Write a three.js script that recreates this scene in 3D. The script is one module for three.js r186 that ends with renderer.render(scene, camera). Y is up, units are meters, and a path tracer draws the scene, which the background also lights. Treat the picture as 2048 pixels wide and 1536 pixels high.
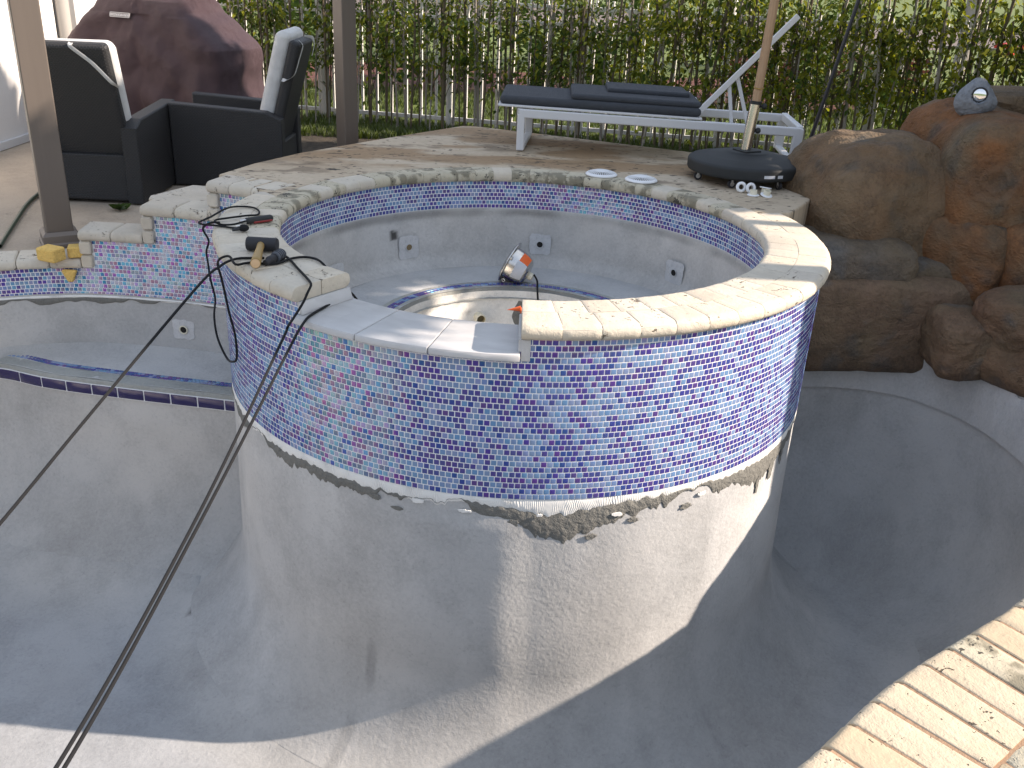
import * as THREE from 'three';
import { mergeGeometries, toCreasedNormals, mergeVertices } from 'three/addons/utils/BufferGeometryUtils.js';
import { RoundedBoxGeometry } from 'three/addons/geometries/RoundedBoxGeometry.js';
import { TextGeometry } from 'three/addons/geometries/TextGeometry.js';
import { FontLoader } from 'three/addons/loaders/FontLoader.js';
import { ImprovedNoise } from 'three/addons/math/ImprovedNoise.js';

// ------------------------------------------------------------------ camera, sky, sun, exposure
const scene = new THREE.Scene();
const camera = new THREE.PerspectiveCamera(44.76, 4 / 3, 0.05, 400);
camera.position.set(0, 1.4725, 0);
camera.rotation.order = 'YXZ';
camera.rotation.set(-0.42196, 0, 0.04833);

const renderer = new THREE.WebGLRenderer();
renderer.toneMapping = THREE.LinearToneMapping;
renderer.toneMappingExposure = 1.95;
renderer.shadowMap.enabled = true;

const SKY = 0.92;
const sunDir = new THREE.Vector3(0.8475, 0.5299, 0.022).normalize();
{ // clear, slightly hazy sky: radiance by direction, brighter and whiter round the sun and low down, with a few thin veils of cloud
  const W = 512, H = 256, data = new Float32Array(W * H * 4), nz = new ImprovedNoise(), d = new THREE.Vector3();
  for (let j = 0; j < H; j++) for (let i = 0; i < W; i++) {
    const el = ((j + 0.5) / H - 0.5) * Math.PI, az = ((i + 0.5) / W - 0.5) * 2 * Math.PI;
    d.set(Math.cos(az) * Math.cos(el), Math.sin(el), Math.sin(az) * Math.cos(el));
    const up = Math.max(0, d.y), c = d.dot(sunDir), glow = 0.55 * Math.exp((c - 1) * 6) + 0.25 * Math.exp((c - 1) * 30), hz = Math.pow(1 - up, 3.0);
    let r = 0.30 + 0.26 * hz, g = 0.37 + 0.22 * hz, b = 0.50 + 0.13 * hz;
    const k = d.y > 0.02 ? 1 / (d.y + 0.12) : 0, cl = d.y > 0.02 ? THREE.MathUtils.smoothstep(nz.noise(d.x * k * 1.3, d.z * k * 1.3, 3) * 0.6 + nz.noise(d.x * k * 3.1, d.z * k * 3.1, 7) * 0.35, 0.0, 0.5) * 0.5 : 0;
    r += (0.66 - r) * cl + glow; g += (0.67 - g) * cl + glow * 0.95; b += (0.70 - b) * cl + glow * 0.86;
    const m = d.y < 0 ? Math.max(0.35, 1 + d.y * 3) : 1, o = (j * W + i) * 4;
    data[o] = r * m * SKY; data[o + 1] = g * m * SKY; data[o + 2] = b * m * SKY; data[o + 3] = 1;
  }
  const t = new THREE.DataTexture(data, W, H, THREE.RGBAFormat, THREE.FloatType);
  t.mapping = THREE.EquirectangularReflectionMapping; t.magFilter = t.minFilter = THREE.LinearFilter; t.wrapS = THREE.RepeatWrapping; t.needsUpdate = true;
  scene.background = t; scene.environment = t;
}

const sun = new THREE.DirectionalLight(0xffeddb, 4.9);
sun.name = 'sun';
sun.position.copy(sunDir).multiplyScalar(30).add(new THREE.Vector3(0, 0, -4));
sun.castShadow = true;
sun.shadow.radius = 1.2;
sun.shadow.mapSize.set(4096, 4096);
Object.assign(sun.shadow.camera, { left: -9, right: 9, top: 9, bottom: -9, near: 1, far: 80 });
sun.target.position.set(0, 0, -4);
scene.add(sun, sun.target);

// ------------------------------------------------------------------ helpers
const { sin, cos, PI, abs, max, min, hypot, atan2, floor, sqrt, pow, exp } = Math;
const TAU = PI * 2, D2R = PI / 180;
const clamp = THREE.MathUtils.clamp, lerp = THREE.MathUtils.lerp, smooth = THREE.MathUtils.smoothstep;
const V3 = (x, y, z) => new THREE.Vector3(x, y, z);
function rng(seed) { let s = seed >>> 0; return () => { s = (s + 0x6d2b79f5) | 0; let t = Math.imul(s ^ (s >>> 15), 1 | s); t = (t + Math.imul(t ^ (t >>> 7), 61 | t)) ^ t; return ((t ^ (t >>> 14)) >>> 0) / 4294967296; }; }
const noise3 = new ImprovedNoise();
const N = (x, y = 0, z = 0) => noise3.noise(x + 37.2, y + 11.7, z + 5.3);
const F = (x, y = 0, z = 0, o = 4) => { let s = 0, a = 0.5, f = 1; for (let i = 0; i < o; i++) { s += a * N(x * f, y * f, z * f); a *= 0.5; f *= 2.03; } return s; };
const names = new Map();
function numbered(n) { const k = names.get(n) ?? -1; names.set(n, k + 1); return k < 0 ? n : n + '_' + String(k + 1).padStart(3, '0'); }
function tag(o, label, category, group) { o.userData.label = label; o.userData.category = category; if (group) o.userData.group = group; return o; }
function thing(name, label, category, pos = [0, 0, 0], turn = 0, group) {
  const o = new THREE.Group(); o.name = numbered(name); o.position.set(...pos); o.rotation.y = turn;
  tag(o, label, category, group); scene.add(o); return o;
}
function mesh(name, geo, mat, parent) {
  const m = new THREE.Mesh(geo, mat); m.name = parent ? name : numbered(name); m.castShadow = m.receiveShadow = true;
  (parent || scene).add(m); return m;
}
function structure(name, geo, mat, label) { const m = mesh(name, geo, mat); m.userData.kind = 'structure'; if (label) m.userData.label = label; return m; }

// a parametric sheet: f(u, v) -> [x, y, z, s, t, r, g, b]
function sheet(nu, nv, f, flip) {
  const P = [], U = [], C = [], I = [];
  let coloured = false;
  for (let j = 0; j <= nv; j++) for (let i = 0; i <= nu; i++) {
    const q = f(i / nu, j / nv); P.push(q[0], q[1], q[2]); U.push(q[3] ?? i / nu, q[4] ?? j / nv);
    if (q.length > 5) { coloured = true; C.push(q[5], q[6], q[7]); }
  }
  for (let j = 0; j < nv; j++) for (let i = 0; i < nu; i++) {
    const a = j * (nu + 1) + i, b = a + 1, c = a + nu + 1, d = c + 1;
    if (flip) I.push(a, c, b, b, c, d); else I.push(a, b, c, b, d, c);
  }
  const g = new THREE.BufferGeometry();
  g.setAttribute('position', new THREE.Float32BufferAttribute(P, 3));
  g.setAttribute('uv', new THREE.Float32BufferAttribute(U, 2));
  if (coloured) g.setAttribute('color', new THREE.Float32BufferAttribute(C, 3));
  g.setIndex(I); g.computeVertexNormals(); return g;
}
// a solid: closed profile [[p, y]...] carried along t in 0..1 by place(t, p, y) -> [x, y, z]; ends drawn in a little so that every edge is rounded
function stone(profile, place, nseg, len, seed, inset = 0.004, rough = 0.0012) {
  const r = rng(seed), cx = profile.reduce((s, q) => s + q[0], 0) / profile.length, cy = profile.reduce((s, q) => s + q[1], 0) / profile.length;
  const w = max(...profile.map((q) => abs(q[0] - cx))), h = max(...profile.map((q) => abs(q[1] - cy)));
  const e = min(0.2, inset / len), ts = [0, e * 0.35, e, e * 1.7, ...Array.from({ length: nseg - 1 }, (_, i) => lerp(e * 1.7, 1 - e * 1.7, (i + 1) / nseg)), 1 - e * 1.7, 1 - e, 1 - e * 0.35, 1];
  const shrink = [1, 0.4, 0], n = profile.length, P = [], U = [], I = [], ou = r() * 7, ov = r() * 7;
  let per = 0; const ps = profile.map((q, i) => { const b = profile[(i + 1) % n], s = per; per += hypot(b[0] - q[0], b[1] - q[1]); return s; });
  ts.forEach((t, k) => {
    const d = (shrink[k] ?? shrink[ts.length - 1 - k] ?? 0) * inset, sx = 1 - d / w, sy = 1 - d / h;
    for (let i = 0; i <= n; i++) {
      const q = profile[i % n], p = place(t, cx + (q[0] - cx) * sx, cy + (q[1] - cy) * sy);
      const jx = rough * N(p[0] * 60, p[1] * 60, p[2] * 60 + seed);
      P.push(p[0] + jx, p[1] + rough * N(p[0] * 45 + 9, p[1] * 45, p[2] * 45), p[2] + jx);
      U.push(t * len + ou, (i < n ? ps[i] : per) + ov);
    }
  });
  for (let k = 0; k < ts.length - 1; k++) for (let i = 0; i < n; i++) { const a = k * (n + 1) + i, b = a + 1, c = a + n + 1, d = c + 1; I.push(a, c, b, b, c, d); }
  const cap = (k, fl) => { const base = P.length / 3, q = place(ts[k], cx, cy); P.push(...q); U.push(ou + cx, ov + cy);
    for (let i = 0; i < n; i++) { const o = (k * (n + 1) + i) * 3; P.push(P[o], P[o + 1], P[o + 2]); U.push(ou + profile[i][0], ov + profile[i][1]); }
    for (let i = 0; i < n; i++) { const a = base + 1 + i, b = base + 1 + ((i + 1) % n); fl ? I.push(base, b, a) : I.push(base, a, b); } };
  cap(0, false); cap(ts.length - 1, true);
  let g = new THREE.BufferGeometry();
  g.setAttribute('position', new THREE.Float32BufferAttribute(P, 3)); g.setAttribute('uv', new THREE.Float32BufferAttribute(U, 2)); g.setIndex(I);
  // face outwards whatever the handedness of place()
  const A = V3(...place(0.5, cx, cy)), c0 = I[3 * (3 * n)], v = (k) => V3(P[I[k] * 3], P[I[k] * 3 + 1], P[I[k] * 3 + 2]), k0 = 6 * n * floor(ts.length / 2);
  const nn = v(k0 + 1).sub(v(k0)).cross(v(k0 + 2).sub(v(k0))), mid = v(k0).sub(A);
  if (nn.dot(mid) < 0) for (let i = 0; i < I.length; i += 3) { const t = I[i]; I[i] = I[i + 1]; I[i + 1] = t; }
  g.setIndex(I);
  return toCreasedNormals(g, 0.75);
}
const box = (w, h, d, x = 0, y = 0, z = 0, r = 0.006, s = 2) => new RoundedBoxGeometry(w, h, d, s, min(r, w / 2.01, h / 2.01, d / 2.01)).translate(x, y, z);
const cyl = (r0, r1, h, x = 0, y = 0, z = 0, n = 24) => new THREE.CylinderGeometry(r1, r0, h, n).translate(x, y, z);
const lathe = (pts, n = 48, a0 = 0, al = TAU) => new THREE.LatheGeometry(pts.map((p) => new THREE.Vector2(p[0], p[1])), n, a0, al);
const tube = (pts, r, n = 60, rs = 8, closed = false, tension = 0.5) => new THREE.TubeGeometry(new THREE.CatmullRomCurve3(pts.map((p) => V3(...p)), closed, 'catmullrom', tension), n, r, rs, closed);
// a square bar between two points
function bar(a, b, w, h, r = 0.004) {
  const A = V3(...a), B = V3(...b), d = B.clone().sub(A), g = new RoundedBoxGeometry(w, h, d.length(), 2, min(r, w / 2.1, h / 2.1));
  return g.applyMatrix4(new THREE.Matrix4().lookAt(B, A, V3(0, 1, 0.001))).translate((a[0] + b[0]) / 2, (a[1] + b[1]) / 2, (a[2] + b[2]) / 2);
}
function rod(a, b, r0, r1 = r0, n = 12) {
  const A = V3(...a), B = V3(...b), d = B.clone().sub(A), g = new THREE.CylinderGeometry(r1, r0, d.length(), n);
  return g.applyQuaternion(new THREE.Quaternion().setFromUnitVectors(V3(0, 1, 0), d.clone().normalize())).translate((a[0] + b[0]) / 2, (a[1] + b[1]) / 2, (a[2] + b[2]) / 2);
}
const merge = (list) => mergeGeometries(list.map((g) => { const q = g.index ? g.toNonIndexed() : g; for (const k of Object.keys(q.attributes)) if (!['position', 'normal', 'uv'].includes(k)) q.deleteAttribute(k); return q; }));
function uvBox(g, s = 1) { // metres, by the dominant normal
  const p = g.attributes.position, n = g.attributes.normal, u = new Float32Array(p.count * 2);
  for (let i = 0; i < p.count; i++) {
    const ax = abs(n.getX(i)), ay = abs(n.getY(i)), az = abs(n.getZ(i));
    if (ay > ax && ay > az) { u[2 * i] = p.getX(i) * s; u[2 * i + 1] = p.getZ(i) * s; } else if (ax > az) { u[2 * i] = p.getZ(i) * s; u[2 * i + 1] = p.getY(i) * s; } else { u[2 * i] = p.getX(i) * s; u[2 * i + 1] = p.getY(i) * s; }
  }
  g.setAttribute('uv', new THREE.BufferAttribute(u, 2)); return g;
}

// ------------------------------------------------------------------ textures (tileable unless noted)
const lattice = (() => { const r = rng(77), a = new Float32Array(65536); for (let i = 0; i < 65536; i++) a[i] = r() * 2 - 1; return a; })();
function pn(x, y, per, sd) { // periodic value noise
  const xi = floor(x), yi = floor(y), fx = x - xi, fy = y - yi, u = fx * fx * (3 - 2 * fx), v = fy * fy * (3 - 2 * fy);
  const h = (i, j) => lattice[((((i % per) + per) % per) * 131 + (((j % per) + per) % per) * 7919 + sd * 1013) & 65535];
  return lerp(lerp(h(xi, yi), h(xi + 1, yi), u), lerp(h(xi, yi + 1), h(xi + 1, yi + 1), u), v);
}
function pf(u, v, f, o, sd, sx = 1) { let s = 0, a = 0.55; for (let i = 0; i < o; i++) { s += a * pn(u * f * sx, v * f, f * max(1, sx), sd + i); a *= 0.55; f *= 2; } return s; }
const S = (x) => pow(clamp(x, 0, 1), 1 / 2.2) * 255; // linear -> byte (near enough to sRGB)
function tex(n, f, { data = false, metres = 1, m = n } = {}) {
  const a = new Uint8Array(n * m * 4);
  for (let j = 0; j < m; j++) for (let i = 0; i < n; i++) {
    const c = f((i + 0.5) / n, (j + 0.5) / m, i, j), o = (j * n + i) * 4;
    if (data) a[o] = a[o + 1] = a[o + 2] = clamp(c, 0, 1) * 255; else { a[o] = S(c[0]); a[o + 1] = S(c[1]); a[o + 2] = S(c[2]); }
    a[o + 3] = 255;
  }
  const t = new THREE.DataTexture(a, n, m);
  t.wrapS = t.wrapT = THREE.RepeatWrapping; t.magFilter = THREE.LinearFilter; t.minFilter = THREE.LinearMipmapLinearFilter; t.generateMipmaps = true;
  if (!data) t.colorSpace = THREE.SRGBColorSpace;
  t.repeat.set(1 / metres, 1 / metres); t.needsUpdate = true; return t;
}
const gr = rng(5);
const mixc = (a, b, t) => [lerp(a[0], b[0], t), lerp(a[1], b[1], t), lerp(a[2], b[2], t)];
const mul = (a, k) => [a[0] * k, a[1] * k, a[2] * k];

const plasterTex = tex(1024, (u, v) => {
  const m = pf(u, v, 5, 5, 1), g = pf(u, v, 128, 2, 9), b = pf(u, v, 14, 4, 21);
  let k = 1 + 0.16 * m + 0.10 * g + 0.08 * b + (gr() - 0.5) * 0.16;
  if (pf(u, v, 128, 2, 44) > 0.5) k *= 0.9;
  return [k * 0.92, k * 0.925, k * 0.93];
}, { metres: 1.3 });
const plasterBump = tex(1024, (u, v) => 0.5 + 0.20 * pf(u, v, 110, 3, 31) + 0.07 * pf(u, v, 14, 3, 36) + (gr() - 0.5) * 0.16, { data: true, metres: 1.3 });
function pits(u, v, sd, amt) { // travertine holes, drawn out along u
  const a = pf(u, v, 24, 4, sd, 1) * 0.5 + pf(u, v * 1, 90, 3, sd + 5) * 0.5, b = pf(u * 0.5 + 0.2 * pf(u, v, 8, 2, sd + 8), v, 48, 3, sd + 3), z = pf(u, v, 5, 3, sd + 12);
  return smooth(a * 0.62 + b * 0.55 + z * 0.55, 0.50 - amt, 0.66 - amt);
}
const travTex = tex(1024, (u, v) => {
  const m = pf(u, v, 6, 5, 51), s = pf(u, v * 1.0, 40, 3, 55), p = pits(u, v, 60, 0.045), warm = 0.5 + 0.6 * pf(u, v, 4, 3, 71);
  const c = mixc([0.72, 0.67, 0.58], [0.80, 0.76, 0.69], clamp(warm, 0, 1));
  return mixc(mul(c, 1 + 0.10 * m + 0.06 * s + (gr() - 0.5) * 0.05), [0.16, 0.13, 0.10], p * 0.9);
}, { metres: 0.55 });
const travBump = tex(1024, (u, v) => 0.75 + 0.10 * pf(u, v, 40, 3, 55) + 0.06 * pf(u, v, 160, 2, 58) - 0.6 * pits(u, v, 60, 0.045), { data: true, metres: 0.55 });
const travDirtyTex = tex(1024, (u, v) => {
  const m = pf(u, v, 6, 5, 151), p = pits(u, v, 160, 0.14), warm = 0.5 + 0.6 * pf(u, v, 4, 3, 171), d = smooth(pf(u, v, 7, 5, 181), 0.02, 0.42);
  const c = mixc([0.56, 0.53, 0.45], [0.62, 0.60, 0.52], clamp(warm, 0, 1));
  return mixc(mixc(mul(c, 1 + 0.12 * m + (gr() - 0.5) * 0.06), [0.20, 0.19, 0.15], d * 0.8), [0.04, 0.04, 0.035], p * 0.95);
}, { metres: 0.5 });
const marbleTex = tex(512, (u, v) => {
  const w = v + 0.06 * pf(u, v, 3, 3, 81), s = pf(u * 0.25, w, 16, 4, 85) * 0.6 + pf(u, v, 8, 4, 88) * 0.3;
  return mul([0.70, 0.71, 0.73], 1 + 0.20 * s + (gr() - 0.5) * 0.03);
}, { metres: 0.5 });
const rockTex = tex(1024, (u, v) => { const k = 1 + 0.35 * pf(u, v, 6, 6, 91) + 0.28 * pf(u, v, 50, 3, 97) + (gr() - 0.5) * 0.2; return [k * 0.9, k * 0.9, k * 0.9]; }, { metres: 0.6 });
const rockBump = tex(1024, (u, v) => 0.5 + 0.3 * pf(u, v, 8, 6, 91) + 0.15 * pf(u, v, 70, 3, 99), { data: true, metres: 0.6 });
const weaveBump = tex(256, (u, v) => { const x = u * 16, y = v * 16, c = (floor(x) + floor(y)) & 1, fx = (x % 1) - 0.5, fy = (y % 1) - 0.5; return c ? 0.95 - 1.5 * fx * fx - 0.5 * fy * fy : 0.65 - 1.5 * fy * fy; }, { data: true, metres: 0.16 });
const weaveTex = tex(256, (u, v) => { const x = u * 16, y = v * 16, c = (floor(x) + floor(y)) & 1, fx = (x % 1) - 0.5, fy = (y % 1) - 0.5, e = c ? fx : fy; const k = (c ? 1.15 : 0.8) * (1 - 1.3 * e * e) * (0.9 + 0.25 * gr()); return [k * 0.85, k * 0.85, k * 0.85]; }, { metres: 0.16 });
const fabricTex = tex(512, (u, v) => { const k = 0.92 + 0.12 * pf(u, v, 8, 4, 201) + 0.10 * (((floor(u * 256) + floor(v * 256)) & 1) - 0.5) + (gr() - 0.5) * 0.1; return [k, k, k]; }, { metres: 0.4 });
const fabricBump = tex(512, (u, v) => 0.5 + 0.25 * pf(u, v, 10, 5, 205) + 0.2 * (((floor(u * 256) + floor(v * 256)) & 1) - 0.5), { data: true, metres: 0.4 });
const woodTex = tex(512, (u, v) => { const k = 0.5 + 0.5 * pf(u, v * 0.25, 32, 3, 211) + 0.2 * pf(u, v, 6, 3, 215); return mixc([0.30, 0.16, 0.08], [0.46, 0.28, 0.15], clamp(k, 0, 1)); }, { metres: 0.3 });
const lawnTex = tex(1024, (u, v) => { const k = 0.8 + 0.5 * pf(u, v, 10, 5, 221) + (gr() - 0.5) * 0.5, w = clamp(0.5 + 0.8 * pf(u, v, 6, 4, 225), 0, 1); return mul(mixc([0.075, 0.12, 0.018], [0.15, 0.19, 0.035], w), k); }, { metres: 2.2 });
const soilTex = tex(512, (u, v) => { const k = 0.8 + 0.6 * pf(u, v, 20, 5, 231) + (gr() - 0.5) * 0.5; return mul([0.055, 0.042, 0.028], k); }, { metres: 0.8 });
const mulchTex = tex(512, (u, v) => { const k = 0.75 + 0.7 * pf(u, v, 40, 4, 241) + (gr() - 0.5) * 0.5; return mul([0.16, 0.055, 0.042], k); }, { metres: 0.9 });
const barkTex = tex(512, (u, v) => { const k = 0.9 + 0.5 * pf(u, v * 0.3, 24, 4, 251) + 0.3 * pf(u, v, 8, 4, 255); return mul([0.15, 0.12, 0.085], k); }, { metres: 0.25 });
const stuccoTex = tex(512, (u, v) => { const k = 1 + 0.05 * pf(u, v, 6, 4, 261) + (gr() - 0.5) * 0.05; return [k * 0.9, k * 0.9, k * 0.9]; }, { metres: 1 });
const ridgeBump = tex(512, (u, v) => { const w = u + 0.05 * pf(u, v, 4, 3, 271); return 0.5 + 0.5 * sin(w * TAU * 48) * clamp(0.4 + pf(u, v, 4, 3, 275), 0, 1); }, { data: true, metres: 0.35 });
// stained raised deck, not tiled: covers x -1.9..1.9, z -6.9..-3.1
const deckTex = tex(2048, (u, v) => {
  const x = -1.9 + 3.8 * u, z = -6.9 + 3.8 * v;
  const m = F(x * 2.2, z * 2.2, 1, 5), g = F(x * 30, z * 30, 2, 3);
  let c = mixc([0.50, 0.44, 0.36], [0.60, 0.55, 0.48], clamp(0.5 + m, 0, 1));
  const far = smooth(-z, 4.7, 5.4), o = smooth(F(x * 1.5 + 3, z * 3.6, 4, 6) + far * 0.20, 0.06, 0.30) * far;
  c = mixc(c, [0.27, 0.165, 0.07], o * 0.72);
  const dk = smooth(F(x * 4, z * 7, 8, 5), 0.12, 0.36) * 0.6; c = mixc(c, [0.14, 0.105, 0.07], dk);
  const sp = smooth(F(x * 22, z * 34, 14, 3) + 0.3 * F(x * 3, z * 3, 17, 2), 0.22, 0.34); c = mixc(c, [0.055, 0.045, 0.035], sp * 0.85);
  for (const [bx, bz, br] of [[-1.27, -4.44, 0.035], [-1.19, -4.52, 0.022], [-1.0, -4.95, 0.03]]) { const d = hypot((x - bx) / 1.6, z - bz) + 0.012 * N(x * 60, z * 60); c = mixc(c, [0.03, 0.028, 0.025], smooth(-d, -br, -br * 0.5)); }
  return mul(c, 1 + 0.2 * g + (gr() - 0.5) * 0.08);
});
deckTex.wrapS = deckTex.wrapT = THREE.ClampToEdgeWrapping;

// ------------------------------------------------------------------ materials
const std = (color, rough, o = {}) => new THREE.MeshStandardMaterial({ color: Array.isArray(color) ? new THREE.Color().setRGB(...color) : color, roughness: rough, ...o });
const phys = (color, rough, o = {}) => new THREE.MeshPhysicalMaterial({ color: new THREE.Color().setRGB(...color), roughness: rough, ...o });
const M = {
  plaster: std([0.56, 0.545, 0.52], 0.92, { map: plasterTex, bumpMap: plasterBump, bumpScale: 0.003, vertexColors: true }),
  grout: std([0.80, 0.80, 0.80], 0.9),
  whitePatch: std([0.60, 0.60, 0.60], 0.9, { map: plasterTex, bumpMap: plasterBump, bumpScale: 0.002 }),
  thinset: std([0.80, 0.79, 0.75], 0.9, { bumpMap: ridgeBump, bumpScale: 0.004 }),
  mortar: std([0.20, 0.195, 0.175], 0.95, { map: plasterTex, bumpMap: plasterBump, bumpScale: 0.012 }),
  lip: std([0.36, 0.36, 0.33], 0.92, { map: plasterTex, bumpMap: plasterBump, bumpScale: 0.006 }),
  trav: std([0.74, 0.715, 0.665], 0.75, { map: travTex, bumpMap: travBump, bumpScale: 0.006 }),
  trav2: std([0.675, 0.645, 0.60], 0.75, { map: travTex, bumpMap: travBump, bumpScale: 0.006 }),
  trav3: std([0.76, 0.72, 0.65], 0.75, { map: travTex, bumpMap: travBump, bumpScale: 0.008 }),
  paver: std([0.66, 0.575, 0.45], 0.8, { map: travTex, bumpMap: travBump, bumpScale: 0.006 }),
  paver2: std([0.70, 0.63, 0.52], 0.8, { map: travTex, bumpMap: travBump, bumpScale: 0.008 }),
  travDirty: std([0.85, 0.80, 0.70], 0.8, { map: travDirtyTex, bumpMap: travBump, bumpScale: 0.008 }),
  jointMortar: std([0.55, 0.50, 0.42], 0.95, { map: plasterTex }),
  brownMortar: std([0.42, 0.27, 0.17], 0.95, { map: plasterTex, bumpMap: plasterBump, bumpScale: 0.004 }),
  deck: std([0.88, 0.81, 0.70], 0.85, { map: deckTex, bumpMap: travBump, bumpScale: 0.004 }),
  patio: std([0.43, 0.355, 0.275], 0.85, { map: plasterTex, bumpMap: travBump, bumpScale: 0.005 }),
  marble: std([0.72, 0.705, 0.68], 0.5, { map: marbleTex }),
  navy: phys([0.022, 0.014, 0.085], 0.2, { clearcoat: 0.5, clearcoatRoughness: 0.15 }),
  rock: std([1.3, 1.27, 1.22], 0.85, { map: rockTex, bumpMap: rockBump, bumpScale: 0.02, vertexColors: true }),
  greyRock: std([0.21, 0.225, 0.25], 0.8, { map: rockTex, bumpMap: rockBump, bumpScale: 0.008 }),
  wicker: std([0.030, 0.030, 0.032], 0.55, { map: weaveTex, bumpMap: weaveBump, bumpScale: 0.004 }),
  whiteCloth: std([0.72, 0.72, 0.71], 0.9, { map: fabricTex, bumpMap: fabricBump, bumpScale: 0.006 }),
  coverCloth: std([0.062, 0.035, 0.043], 0.7, { map: fabricTex, bumpMap: fabricBump, bumpScale: 0.008 }),
  greyCloth: std([0.060, 0.066, 0.078], 0.9, { map: fabricTex, bumpMap: fabricBump, bumpScale: 0.006 }),
  bronze: std([0.155, 0.128, 0.108], 0.45, { metalness: 0.15, map: stuccoTex }),
  whiteMetal: std([0.62, 0.62, 0.63], 0.45),
  offWhite: std([0.72, 0.68, 0.58], 0.6),
  fencePaint: std([0.78, 0.76, 0.72], 0.55),
  stucco: std([0.80, 0.78, 0.76], 0.9, { map: stuccoTex }),
  greyPaint: std([0.42, 0.40, 0.37], 0.7, { map: stuccoTex }),
  darkGap: std([0.05, 0.05, 0.055], 0.9),
  blackPlastic: std([0.018, 0.020, 0.021], 0.68),
  cord: std([0.006, 0.0065, 0.008], 0.95),
  whitePlastic: std([0.78, 0.79, 0.80], 0.45),
  cream: std([0.74, 0.70, 0.56], 0.5),
  steel: std([0.62, 0.60, 0.57], 0.22, { metalness: 1 }),
  steelDull: std([0.5, 0.5, 0.5], 0.35, { metalness: 1 }),
  wood: std([1.0, 1.12, 1.25], 0.6, { map: woodTex }),
  sponge: std([0.85, 0.56, 0.16], 0.95, { map: plasterTex, bumpMap: plasterBump, bumpScale: 0.02 }),
  orange: std([0.80, 0.13, 0.02], 0.5),
  red: std([0.55, 0.03, 0.02], 0.5),
  sticker: std([0.52, 0.54, 0.58], 0.5),
  hose: std([0.03, 0.055, 0.035], 0.45),
  rubber: std([0.022, 0.022, 0.026], 0.7),
  yellowHandle: std([0.31, 0.20, 0.06], 0.5),
  handleEnd: std([0.62, 0.42, 0.24], 0.6),
  lawn: std([1, 1, 1], 0.95, { map: lawnTex }),
  soil: std([1, 1, 1], 0.98, { map: soilTex, bumpMap: rockBump, bumpScale: 0.03 }),
  mulch: std([1, 1, 1], 0.98, { map: mulchTex, bumpMap: rockBump, bumpScale: 0.03 }),
  path: std([0.16, 0.125, 0.11], 0.9, { map: plasterTex }),
  bark: std([1, 1, 1], 0.9, { map: barkTex, bumpMap: rockBump, bumpScale: 0.01 }),
  stem: std([0.12, 0.095, 0.06], 0.85, { map: stuccoTex }),
  paleBark: std([0.42, 0.38, 0.33], 0.9, { map: rockTex, bumpMap: rockBump, bumpScale: 0.01 }),
  hole: std([0.012, 0.011, 0.010], 0.95),
  pipe: std([0.70, 0.66, 0.52], 0.5),
  glassLens: phys([0.85, 0.88, 0.92], 0.05, { metalness: 0.9 }),
  darkLeaf: std([0.012, 0.014, 0.012], 0.9),
};
M.jointMortar.vertexColors = false;
const leafMat = (c, t) => phys(c, 0.96, { transmission: t, thickness: 0, side: THREE.DoubleSide, specularIntensity: 0.3 });
M.leafA = leafMat([0.13, 0.165, 0.013], 0.55);
M.leafB = leafMat([0.27, 0.28, 0.016], 0.6);
M.leafC = leafMat([0.05, 0.085, 0.014], 0.35);
M.leafRed = leafMat([0.12, 0.045, 0.035], 0.3);
M.grass = leafMat([0.12, 0.165, 0.025], 0.4);

// ------------------------------------------------------------------ levels and plan
const PT = 0.0212;                                   // pitch of the mosaic
const CT = 0.055;                                    // thickness of the coping
const yStep = [0, 7 * PT, 14 * PT, 21 * PT];         // pool deck, two steps, raised deck
const yWater = -CT - 7 * PT, yRim = yStep[3], yTop = yRim - CT;
const C0 = [0.0131, -4.0488], RO = 1.2833, RI = 1.0727, RCO = 1.3122, RCI = 1.0426;
const NOTCH = [89.6, 126];                           // the spillway, in degrees round the tub (0 = right, 90 = towards the camera)
const onTub = (r, a, y) => [C0[0] + r * cos(a * D2R), y, C0[1] + r * sin(a * D2R)];
const inNotch = (a) => a > NOTCH[0] && a < NOTCH[1];
const curve2 = (pts, closed = false) => {
  const c = new THREE.CatmullRomCurve3(pts.map((p) => V3(p[0], 0, p[1])), closed, 'centripetal'), L = c.getLength();
  return { L, at: (s) => { const p = c.getPointAt(clamp(s / L, 0, 1)), t = c.getTangentAt(clamp(s / L, 0, 1)); return { x: p.x, z: p.z, tx: t.x, tz: t.z }; }, pts: (n) => c.getSpacedPoints(n).map((p) => [p.x, p.z]) };
};
// the stepped wall's tiled face, from the tub leftwards; its normal (tz, -tx) is turned to face the pool
const wallCurve = curve2([[-1.12, -4.38], [-1.34, -4.475], [-1.53, -4.54], [-1.92, -4.60], [-2.31, -4.60], [-2.64, -4.495], [-3.1, -4.27], [-3.6, -3.85]]);
const wallAt = (s, out, y) => { const q = wallCurve.at(s), n = q.tx < 0 ? [q.tz, -q.tx] : [-q.tz, q.tx]; return [q.x + n[0] * out, y, q.z + n[1] * out]; };
const wallS = (x) => { let a = 0, b = wallCurve.L; for (let i = 0; i < 40; i++) { const m = (a + b) / 2; wallCurve.at(m).x > x ? a = m : b = m; } return (a + b) / 2; };
const sStep = [wallS(-1.536), wallS(-1.904), wallS(-2.244)];
const levelAt = (s) => s < sStep[0] ? 3 : s < sStep[1] ? 2 : s < sStep[2] ? 1 : 0;
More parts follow.
